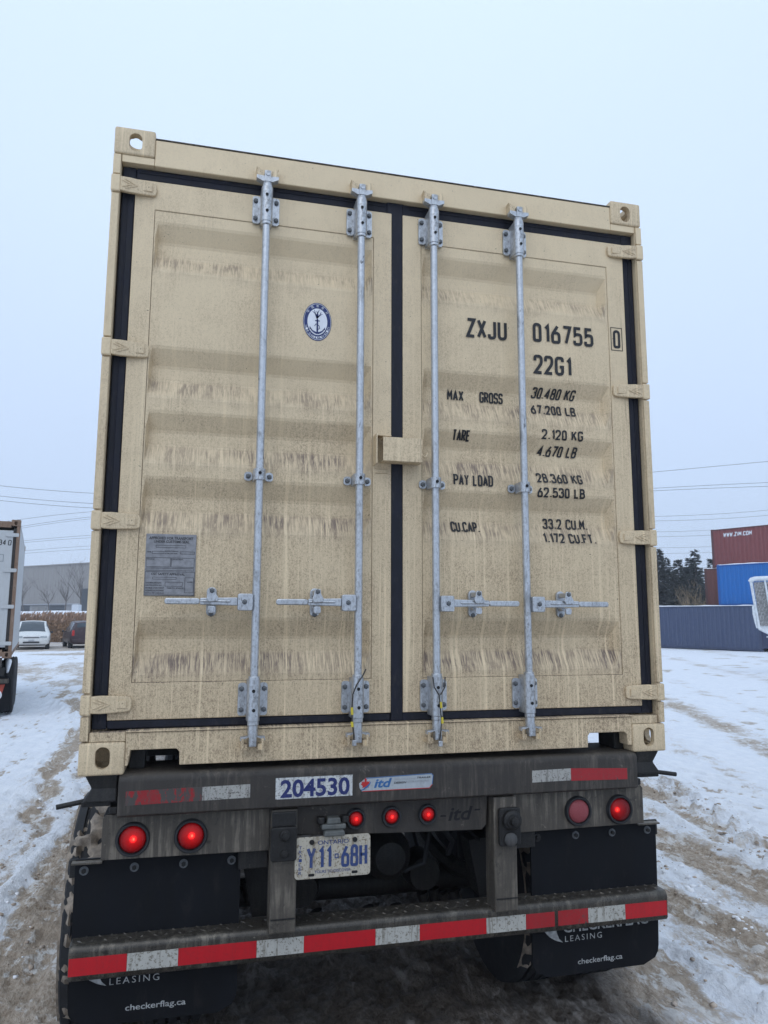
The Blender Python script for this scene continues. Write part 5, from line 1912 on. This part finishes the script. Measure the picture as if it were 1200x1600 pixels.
def minivan(name, label, loc, rotz, body_m, grp, snowroof):
    t = thing(name, label, 'minivan', loc, rotz, grp)
    # (y, z bottom, z belt, z top, half width at sill, at belt, at roof edge)
    st = [(-2.34, .46, .62, .66, .70, .74, .66), (-2.30, .30, .92, .98, .86, .90, .80), (-2.24, .26, 1.02, 1.30, .90, .93, .72), (-2.02, .25, 1.03, 1.66, .93, .955, .68), (-1.5, .25, 1.02, 1.735, .94, .96, .69),
          (-.5, .25, 1.00, 1.75, .94, .965, .695), (.35, .25, .98, 1.72, .94, .965, .68), (.75, .25, .97, 1.56, .94, .96, .69), (1.30, .25, .965, 1.22, .94, .955, .75), (1.52, .25, .96, 1.08, .93, .95, .80),
          (1.95, .25, .88, .97, .90, .92, .78), (2.26, .26, .84, .90, .89, .91, .78), (2.36, .28, .74, .80, .84, .86, .74), (2.40, .36, .60, .66, .78, .80, .70)]
    vs, fs = [], []
    for y, zb_, ze, zt_, ws, wb, wr in st:
        zm = (zb_ + ze) / 2
        half = [(0, zb_), (ws * .8, zb_), (ws, zb_ + .10), (max(ws, wb) * 1.01, zm), (wb, ze), ((wb + wr) / 2 + .015, (ze + zt_) / 2), (wr, zt_ - .02), (wr * .5, zt_ + .02), (0, zt_ + .03)]
        ring = half + [(-x, z) for x, z in half[-2:0:-1]]
        vs += [(x, y, z) for x, z in ring]
    nr = len(half) * 2 - 2
    for i in range(len(st) - 1):
        for k in range(nr):
            a, b = i * nr + k, i * nr + (k + 1) % nr
            fs.append((a, b, b + nr, a + nr))
    fs += [tuple(range(nr)), tuple(range(len(st) * nr - 1, (len(st) - 1) * nr - 1, -1))]
    part('body', MB().add(vs, fs), body_m, t, 0, 38)

    def P3(i, k, f=0.0):
        """point on the loft at station i (fraction allowed), ring position k (fraction allowed), pushed out a little"""
        def at(ii, kk):
            return Vector(vs[ii * nr + (kk % nr)])
        i0, k0 = int(math.floor(i)), int(math.floor(k))
        i1, k1 = min(i0 + 1, len(st) - 1), k0 + 1
        a, b = i - i0, k - k0
        return (at(i0, k0) * (1 - a) + at(i1, k0) * a) * (1 - b) + (at(i0, k1) * (1 - a) + at(i1, k1) * a) * b

    def skin(nm, i0, i1, k0, k1, material, off=.008, ni=8, nk=5):
        g = [[P3(i0 + (i1 - i0) * a / ni, k0 + (k1 - k0) * b / nk) for b in range(nk + 1)] for a in range(ni + 1)]
        c_ = sum((p_ for r__ in g for p_ in r__), Vector()) / ((ni + 1) * (nk + 1))
        out = Vector((c_.x, c_.y * .25, max(0.0, c_.z - .8))).normalized()
        nrm = (g[-1][0] - g[0][0]).cross(g[0][-1] - g[0][0]).normalized()
        if nrm.dot(out) < 0:
            nrm = -nrm
        vv = [p_ + nrm * off for r__ in g for p_ in r__]
        ff = [(a * (nk + 1) + b, a * (nk + 1) + b + 1, (a + 1) * (nk + 1) + b + 1, (a + 1) * (nk + 1) + b) for a in range(ni) for b in range(nk)]
        return part(nm, MB().add(vv, ff), material, t, 0, 60)
    ktop = len(half) - 1          # ring index of the roof centre line
    for sgn in (1, -1):
        kb, kt = (4.1, 5.85) if sgn > 0 else (nr - 4.1, nr - 5.85)
        for a, b in ((3.15, 4.2), (4.3, 5.25), (5.35, 7.1)):
            skin('side_window', a, b, kb, kt, m_glass)
        part('wing_mirror', MB().box(*sorted((sgn * .955, sgn * 1.10)), 1.02, 1.12, .98, 1.12), m_carplastic, t, .03)
        for wy in (1.42, -1.42):
            prof_ = [(.20, -.10), (.30, -.105), (.325, -.08), (.325, .08), (.30, .105), (.20, .10)]
            w_ = part('wheel', MB().lathe(prof_, 'x', 28), m_tyre, t, 0, 40, (sgn * .835, wy, .315))
            part('rim', MB().lathe([(.199, .09), (.10, .095), (.05, .105), (0, .105)] if sgn > 0 else [(.199, -.09), (.10, -.095), (.05, -.105), (0, -.105)], 'x', 20), m_chrome, w_, 0, 40)
            part('wheel_arch', MB().lathe([(.36, 0), (.36, .012), (.0, .012)] if sgn > 0 else [(.36, 0), (.36, -.012), (0, -.012)], 'x', 26), m_carplastic, t, 0, 40, (sgn * (.938 if sgn > 0 else .938), wy, .335))
        part('headlight', plate_round(MB(), *sorted((sgn * .44, sgn * .80)), .70, .84, 2.26, 2.385, .05), m_headlamp, t, .01).rotation_euler = (0, 0, 0)
        part('tail_light', MB().box(*sorted((sgn * .74, sgn * .885)), -2.345, -2.27, .80, 1.16), m_taillamp, t, .03)
    # windscreen and rear window
    skin('windscreen', 6.12, 8.9, 6.25, nr - 6.25, m_glass, .010, 10, 10)
    skin('rear_window', 2.10, 2.85, 6.3, nr - 6.3, m_glass, .012, 6, 10)
    part('grille', plate_round(MB(), -.42, .42, .70, .80, 2.27, 2.395, .03), m_chrome, t, .006)
    for z in (.72, .765):
        part('grille_bar', MB().box(-.40, .40, 2.396, 2.402, z - .014, z + .012), m_carplastic, t)
    part('air_intake', plate_round(MB(), -.42, .42, .40, .50, 2.33, 2.425, .03), m_carplastic, t, .004)
    part('licence_plate', MB().box(-.15, .15, 2.405, 2.435, .51, .62), m_chrome, t)
    part('rear_plate', MB().box(-.15, .15, -2.36, -2.345, .72, .84), m_chrome, t)
    part('rear_bumper', MB().box(-.86, .86, -2.42, -2.30, .36, .60), body_m if not snowroof else m_carplastic, t, .05)
    part('front_bumper_lip', MB().box(-.72, .72, 2.30, 2.43, .24, .32), m_carplastic, t, .02)
    for x, r_ in ((-.32, 20), (.25, 16)):
        part('wiper', MB().path([(x, 1.40, 1.135), (x + .42, 1.18, 1.275)], .012, 5), m_carplastic, t)
    if snowroof:
        part('roof_snow', MB().add([(x, y, z) for y, z in ((-2.0, 1.705), (-1.2, 1.785), (-.2, 1.80), (.30, 1.765)) for x in (-.58, 0, .58)] + [], [(i * 3 + k, i * 3 + k + 1, i * 3 + k + 4, i * 3 + k + 3) for i in range(3) for k in range(2)]), m_snowcap, t, 0, 60)
    return t


m_carwhite = mat('white_car_paint', (.66, .67, .66), .35, 0, .06, 8, dust=.35, dustcol=(.42, .40, .36))
m_carred = mat('dark_maroon_car_paint', (.032, .013, .018), .35, 0, .15, 6, dust=.30, dustcol=(.16, .13, .13))
minivan('minivan', 'white minivan parked facing the viewer in front of the reeds', (-10.30, 45.0, -.01), R(180 + 10), m_carwhite, 'vans parked by the reeds', False).scale = (1.0, 1.0, .90)
minivan('minivan', 'dark maroon minivan parked tail first beside the white one in front of the reeds', (-7.72, 46.4, -.01), R(15), m_carred, 'vans parked by the reeds', False).scale = (1.0, 1.0, .90)

# ================================================================ REEDS, BANK, TREES
m_reed = mat('dry_reed', (.30, .19, .115), .9, 0, .35, 3)
m_plume = mat('reed_plume', (.36, .235, .165), .95, 0, .35, 3)
vs, fs, vs2, fs2 = [], [], [], []
for i in range(9000):
    t_ = rng.random()
    d_ = rng.random()
    x = -22 + 26 * t_
    y = 55.0 + 5.0 * d_ - .12 * (x + 10)
    h = 1.30 + .50 * rng.random() + .25 * float(vnoise(np.array([x * .6]), np.array([d_ * 3]), 71)[0])
    lx, ly = rng.normal(0, .10) + .08, rng.normal(0, .10)
    a = rng.random() * math.pi
    w = .018
    dx, dy = w * math.cos(a), w * math.sin(a)
    o_ = len(vs)
    vs += [(x - dx, y - dy, -.03), (x + dx, y + dy, -.03), (x + lx * .5 + dx * .7, y + ly * .5 + dy * .7, h * .6), (x + lx * .5 - dx * .7, y + ly * .5 - dy * .7, h * .6), (x + lx, y + ly, h)]
    fs += [(o_, o_ + 1, o_ + 2, o_ + 3), (o_ + 3, o_ + 2, o_ + 4)]
    for k in range(3):
        zb_ = h * (.15 + .6 * rng.random())
        b = rng.random() * 6.28
        l = .25 + .35 * rng.random()
        o_ = len(vs)
        vs += [(x, y, zb_), (x + .02 * math.cos(b + 1.5) + .5 * l * math.cos(b), y + .02 * math.sin(b + 1.5) + .5 * l * math.sin(b), zb_ + .18), (x + l * math.cos(b), y + l * math.sin(b), zb_ + .10)]
        fs += [(o_, o_ + 1, o_ + 2)]
    if rng.random() < .55:
        b = rng.random() * 6.28
        px_, py_ = x + lx, y + ly
        o_ = len(vs2)
        l = .24 + .16 * rng.random()
        ex, ez = .10 + .07 * rng.random(), l
        vs2 += [(px_, py_, h - .12), (px_ + .045 * math.cos(b) + ex * .4, py_ + .045 * math.sin(b), h + ez * .35), (px_ + ex, py_, h + ez * .8), (px_ - .045 * math.cos(b) + ex * .4, py_ - .045 * math.sin(b), h + ez * .5)]
        fs2 += [(o_, o_ + 1, o_ + 2, o_ + 3)]
tag(obj('reeds', MB().add(vs, fs).mesh('reeds', m_reed)), kind='stuff')
tag(obj('reed_plumes', MB().add(vs2, fs2).mesh('reed_plumes', m_plume)), kind='stuff')

# snow covered bank beyond the reeds
vs, fs = [], []
n_ = 80
for i in range(n_ + 1):
    x = -45 + 60 * i / n_
    yc = 70.5 - .18 * (x + 12)
    hh_ = 2.15 + .35 * float(fbm(np.array([x * .2]), np.array([2.0]), 3, 81)[0]) + .012 * (x + 15)
    for dy, k_ in ((-6, -.02), (-3.6, .55), (-1.8, .93), (0, 1.0), (8, 1.0), (12, .3), (16, -.02)):
        vs.append((x, yc + dy, hh_ * k_ if k_ > 0 else -.1))
for i in range(n_):
    for k in range(6):
        a = i * 7 + k
        fs.append((a, a + 1, a + 8, a + 7))
me_ = MB().add(vs, fs).mesh('snow_bank', mat('bank_snow', (.78, .80, .85), .9, 0, .06, 2), 80)
tag(obj('snow_bank', me_), kind='structure')

# warehouse
WH = thing('warehouse', 'long grey ribbed warehouse with dark dock openings beyond the reeds', 'warehouse', (-49.7, 140.2, 0), R(-46))
m_wall1 = mat_grime('weathered_wall', (.275, .262, .252), (.38, .367, .357), .7, .8, 0, (.225, .214, .207))
m_wall2 = mat('pale_base_band', (.25, .25, .255), .8, 0, .15, 1.5)
m_dock = mat('dark_dock_door', (.065, .072, .082), .7, 0, .25, 2)
vs, fs = [], []
WL, WHT = 62.0, 9.0
nrib = int(WL / .6)
pr_ = []
for i in range(nrib):
    x = i * .6
    pr_ += [(x, 0), (x + .36, 0), (x + .42, .05), (x + .54, .05)]
pr_.append((nrib * .6, 0))
for x, d_ in pr_:
    vs += [(x, d_, 3.62), (x, d_, WHT)]
fs = [(2 * i, 2 * i + 2, 2 * i + 3, 2 * i + 1) for i in range(len(pr_) - 1)]
part('ribbed_wall', MB().add(vs, fs), m_wall1, WH)
part('base_wall', MB().box(0, WL, .06, .30, -.2, 3.60), m_wall2, WH)
part('roof', MB().box(-.2, WL + .2, -.12, 60, WHT + .001, WHT + .16), m_wall1, WH)
part('side_wall', MB().box(0, .25, .31, 59.8, -.2, WHT), m_wall1, WH)
part('side_wall', MB().box(WL - .25, WL, .31, 59.8, -.2, WHT), m_wall1, WH)
part('rear_wall', MB().box(.26, WL - .26, 59.4, 59.7, -.2, WHT), m_wall1, WH)
part('ledge', MB().box(0, WL, -.15, .055, 3.50, 3.615), mat('ledge_snow', (.40, .41, .44), .9), WH)
for x, w_ in ((32.6, 3.4), (40.5, 3.6), (51.5, 3.2), (56.5, 3.2)):
    dk = part('dock_door', MB().box(x, x + w_, .0, .055, .4, 3.35), m_dock, WH)
    for z in (1.1, 1.8, 2.5):
        part('door_seam', MB().box(x + .05, x + w_ - .05, -.015, -.002, z, z + .04), m_wall1, dk)
part('tall_door', MB().box(47.9, 50.6, -.20, -.155, .4, 5.6), m_dock, WH)
part('wall_panel', MB().box(36.6, 40.0, .0, .055, .4, 3.3), mat('pale_wall_panel', (.22, .215, .21), .8, 0, .2, 2), WH)
ub = thing('utility_cabinet', 'small white rounded utility cabinet on the snow bank before the warehouse', 'utility box', (-12.35, 73.5, 2.2), R(-14))
part('cabinet_body', plate_round(MB(), -.34, .34, -.1, .78, 0, .7, .12), mat('white_cabinet', (.55, .58, .62), .6), ub, .02)
part('cabinet_base', MB().box(-.36, .36, .03, .67, -.45, -.101), m_wall2, ub)


# ---- bare trees and shrubs
def bare_tree(name, label, cat, loc, h, seed, material, spread=.5, levels=4, rad=.09, group=None, multi=1):
    r = random.Random(seed)
    trunk, tw = MB(), MB()

    def grow(mb_, p_, d_, l, rr_, lev):
        pts, rs = [p_], [rr_]
        n = 4
        for k in range(n):
            d_ = (d_ + Vector((r.gauss(0, .12), r.gauss(0, .12), r.gauss(.04, .06)))).normalized()
            p_ = p_ + d_ * l / n
            pts.append(p_)
            rs.append(max(.006, rr_ * (1 - .55 * (k + 1) / n)))
        mb_.path(pts, rs, 5 if lev == 0 else 4)
        if lev < levels:
            for k in range(r.randint(3, 5) if lev else r.randint(5, 8)):
                q_ = r.randint(1 if lev else 2, n)
                a = r.random() * 6.283
                side = Vector((math.cos(a), math.sin(a), .3 + r.random() * .6))
                nd = (d_ * (1 - spread) + side * spread).normalized()
                grow(tw, pts[q_], nd, l * (.42 + .28 * r.random()), rs[q_] * .62, lev + 1)
    t = thing(name, label, cat, loc, 0, group)
    for k in range(multi):
        a = k * 6.283 / max(1, multi) + r.random()
        d0 = Vector((0, 0, 1)) if multi == 1 else Vector((math.cos(a) * .35, math.sin(a) * .35, 1)).normalized()
        grow(trunk, Vector((0 if multi == 1 else .1 * math.cos(a), 0 if multi == 1 else .1 * math.sin(a), -.1)), d0, h * (.55 if multi == 1 else .5), rad, 0)
    part('trunk', trunk, material, t, 0, 60)
    part('branches', tw, material, t, 0, 60)
    return t


m_bark = mat('grey_bark', (.13, .115, .105), .9, 0, .25, 6)
m_twig = mat('straw_twig', (.27, .20, .12), .9, 0, .25, 6)
bare_tree('bare_tree', 'low bare tree before the warehouse beside the white container', 'tree', (-18.9, 83.5, 2.0), 4.6, 3, m_bark, .55, 3, .07, 'bare trees before the warehouse')
bare_tree('bare_tree', 'middle bare tree before the pale strip of the warehouse base', 'tree', (-16.3, 82.6, 2.1), 4.2, 5, m_bark, .5, 3, .07, 'bare trees before the warehouse')
bare_tree('bare_tree', 'spreading bare tree left of the tall dark warehouse door', 'tree', (-14.6, 82.0, 2.1), 5.0, 8, m_bark, .5, 3, .08, 'bare trees before the warehouse')
bare_tree('bare_tree', 'tallest bare tree against the warehouse beside the beige container', 'tree', (-12.9, 81.6, 2.1), 6.2, 12, m_bark, .45, 3, .09, 'bare trees before the warehouse')
bare_tree('bare_shrub', 'straw coloured bare shrub rising behind the slate blue container', 'shrub', (40.0, 50.9, 0), 5.4, 21, m_twig, .36, 3, .055, None, 5)
bare_tree('bare_tree', 'thin bare tree poking above the conifers beside the beige container', 'tree', (44.3, 65.3, 0), 10.6, 33, m_bark, .4, 3, .10)

# ---- conifers
m_need = mat('conifer_needles', (.036, .046, .038), .85, 0, .45, 1.3)
m_need2 = mat('dull_conifer_needles', (.052, .055, .044), .85, 0, .4, 1.3)
m_need3 = mat('blue_conifer_needles', (.040, .054, .052), .85, 0, .4, 1.3)


def conifer_meshes(h, seed, spread, material, gaps):
    r = random.Random(seed)
    tm = MB().path([(0, 0, -.1), (.02, 0, h * .4), (0, .03, h * .8), (0, 0, h)], [.16, .12, .05, .012], 7)
    cm = MB()
    z = h * .06
    while z < h * .985:
        t = z / h
        Lb = spread * (1 - t) ** .8 * (.75 + .5 * r.random()) + .12
        nb_ = max(3, int(6 * (1 - t) + 3))
        for k in range(nb_):
            if r.random() < gaps:
                continue
            a = 6.283 * k / nb_ + r.random() * .9
            l = Lb * (.6 + .55 * r.random())
            dz = -.16 * l + r.gauss(0, .06)
            ca, sa = math.cos(a), math.sin(a)
            tm.path([(0, 0, z), (ca * l * .5, sa * l * .5, z + dz * .2 + .05), (ca * l, sa * l, z + dz)], [.02, .014, .005], 3)
            nseg = max(3, int(l / .16))
            for j in range(nseg):
                f = (j + .6) / nseg
                c0 = Vector((ca * l * f, sa * l * f, z + dz * f * f + .04))
                for m_ in range(9):
                    b = a + r.choice((-1, 1)) * (.4 + .8 * r.random())
                    ln = (.30 + .34 * r.random()) * (1.15 - .4 * f)
                    e = c0 + Vector((math.cos(b) * ln, math.sin(b) * ln, r.gauss(-.05, .09)))
                    wv = Vector((-math.sin(b), math.cos(b), r.gauss(0, .5))) * (.030 + .045 * r.random())
                    cm.add([c0 - wv * .4, (c0 + e) / 2 + wv, e, (c0 + e) / 2 - wv], [(0, 1, 2, 3)])
        z += (.10 + .20 * r.random()) * (.7 + .5 * (1 - t))
    me_t = tm.mesh('trunk', m_bark, 60)
    me_c = bpy.data.meshes.new('crown')
    me_c.from_pydata(cm.v, [], cm.f)
    me_c.materials.append(material)
    return me_t, me_c


CON = [conifer_meshes(9.0, 1, 2.2, m_need, .10), conifer_meshes(9.0, 2, 1.7, m_need2, .22), conifer_meshes(9.0, 3, 2.0, m_need3, .12), conifer_meshes(9.0, 4, 1.35, m_need, .40)]
CL_ = [
    (42.0, 63.5, 8.4, 0, 'broad dark conifer nearest the beige container edge'), (43.7, 62.8, 8.9, 1, 'dull green rounded conifer left of the ragged topped one'), (44.6, 60.8, 7.6, 0, 'dark conifer filling the gap below the rounded crown'),
    (46.4, 60.6, 8.7, 3, 'thin ragged topped conifer with sky between its upper boughs'), (46.9, 62.0, 8.0, 2, 'bluish conifer just right of the ragged topped one'), (48.3, 60.6, 6.6, 1, 'low olive conifer left of the red brown container'),
    (49.6, 62.2, 7.9, 0, 'dark pointed conifer peeking beside the oxide red container'), (40.4, 61.2, 7.6, 2, 'bluish conifer half hidden by the beige container'), (45.6, 64.2, 8.2, 2, 'bluish conifer standing at the back of the grove'),
    (43.0, 59.2, 6.2, 1, 'short olive conifer at the front of the grove over the slate blue container'), (46.0, 58.2, 5.6, 0, 'short dark conifer behind the straw coloured shrub'), (47.9, 64.5, 7.2, 0, 'dark conifer at the back beside the red brown container'),
    (41.2, 68.5, 7.6, 1, 'hazy olive conifer in the far row close to the beige container'), (43.9, 68.0, 8.0, 0, 'hazy dark conifer in the far row behind the rounded crown'), (46.2, 67.6, 7.4, 2, 'hazy bluish conifer in the far row behind the ragged top'),
    (48.6, 67.0, 7.0, 1, 'hazy olive conifer in the far row behind the gap'), (50.9, 66.2, 7.3, 0, 'hazy dark conifer in the far row nearest the red container'), (44.6, 57.6, 5.2, 2, 'small bluish conifer at the very front of the grove'),
]
for i, (x, y, h, kd, lab) in enumerate(CL_):
    t = thing('conifer', lab, 'tree', (x, y, 0), random.random() * 6.28, 'conifers beyond the yard')
    t.scale = (h / 9.0 * random.uniform(.92, 1.1), h / 9.0 * random.uniform(.92, 1.1), h / 9.0)
    obj('trunk', CON[kd][0], t)
    obj('crown', CON[kd][1], t)

# ================================================================ POWER LINES
m_line = mat('power_line_cable', (.12, .125, .14), .7, 0, .1, 2)
YF = (math.sin(YAW), math.cos(YAW))
YR = (math.cos(YAW), -math.sin(YAW))
WIRES = [
    ([(-68.26, 24.82), (-51.35, 23.49), (47.55, 27.62), (68.57, 29.66)], .040, 'topmost power line rising to the right above the stacks'),
    ([(-68.12, 22.97), (-51.24, 21.65), (47.75, 24.72), (68.3, 25.83)], .038, 'upper of the close pair of power lines'),
    ([(-68.06, 22.17), (-51.2, 20.85), (47.73, 24.26), (68.25, 25.13)], .038, 'lower of the close pair of power lines'),
    ([(-63.74, 18.86), (-51.16, 20.27), (47.51, 19.67), (67.96, 20.88)], .030, 'fourth power line from the top, above the oxide red container'),
    ([(-63.65, 17.61), (-51.11, 19.36), (47.7, 18.87), (67.89, 19.96)], .030, 'fifth power line from the top, just over the oxide red container'),
    ([(-63.63, 17.27), (-51.09, 19.02), (47.61, 16.94), (58.34, 17.31)], .026, 'sixth power line from the top, meeting the red container top'),
    ([(-63.46, 15.0), (-51.14, 16.06), (47.56, 16.03), (58.29, 16.41)], .026, 'seventh power line from the top, crossing behind the red container'),
    ([(-63.44, 14.67), (-51.23, 15.61), (47.81, 14.11), (58.17, 14.37)], .024, 'eighth power line from the top, above the conifer tips'),
    ([(-63.33, 13.2), (-51.48, 14.14), (47.76, 13.1), (58.11, 13.36)], .022, 'ninth power line from the top, touching the conifer tips'),
    ([(-63.3, 12.75), (-51.45, 13.57), (47.85, 10.6), (57.14, 10.7)], .022, 'lowest power line seen against the conifers'),
]
for pts, r_, lab in WIRES:
    c_ = np.polyfit([p_[0] for p_ in pts], [p_[1] for p_ in pts], 3)
    dc = np.polyder(c_)
    a0, a1 = pts[0][0] - 4, pts[-1][0] + 4
    P_ = []
    for a in np.concatenate([np.linspace(-260, a0, 8)[:-1], np.linspace(a0, a1, 40), np.linspace(a1, 260, 8)[1:]]):
        if a < a0:
            z = np.polyval(c_, a0) + np.polyval(dc, a0) * (a - a0)
        elif a > a1:
            z = np.polyval(c_, a1) + np.polyval(dc, a1) * (a - a1)
        else:
            z = np.polyval(c_, a)
        P_.append((-.8076 + a * YR[0] + 130 * YF[0], -2.9986 + a * YR[1] + 130 * YF[1], float(z)))
    me_ = MB().path(P_, r_, 5).mesh('power_line', m_line)
    tag(obj('power_line', me_), lab, 'power line', 'power lines crossing behind the yard')


# ================================================================ AIR
hz = MB().box(-330, 330, -60, 330, -1.5, 45)
m = bpy.data.materials.new('winter_haze')
m.use_nodes = True
N, L = m.node_tree.nodes, m.node_tree.links
for n_ in list(N):
    N.remove(n_)
o_ = N.new('ShaderNodeOutputMaterial')
pv = N.new('ShaderNodeVolumePrincipled')
pv.inputs['Color'].default_value = (.86, .91, 1.0, 1)
pv.inputs['Density'].default_value = .0012
L.new(pv.outputs[0], o_.inputs['Volume'])
tag(obj('haze', hz.mesh('haze', m)), kind='stuff')
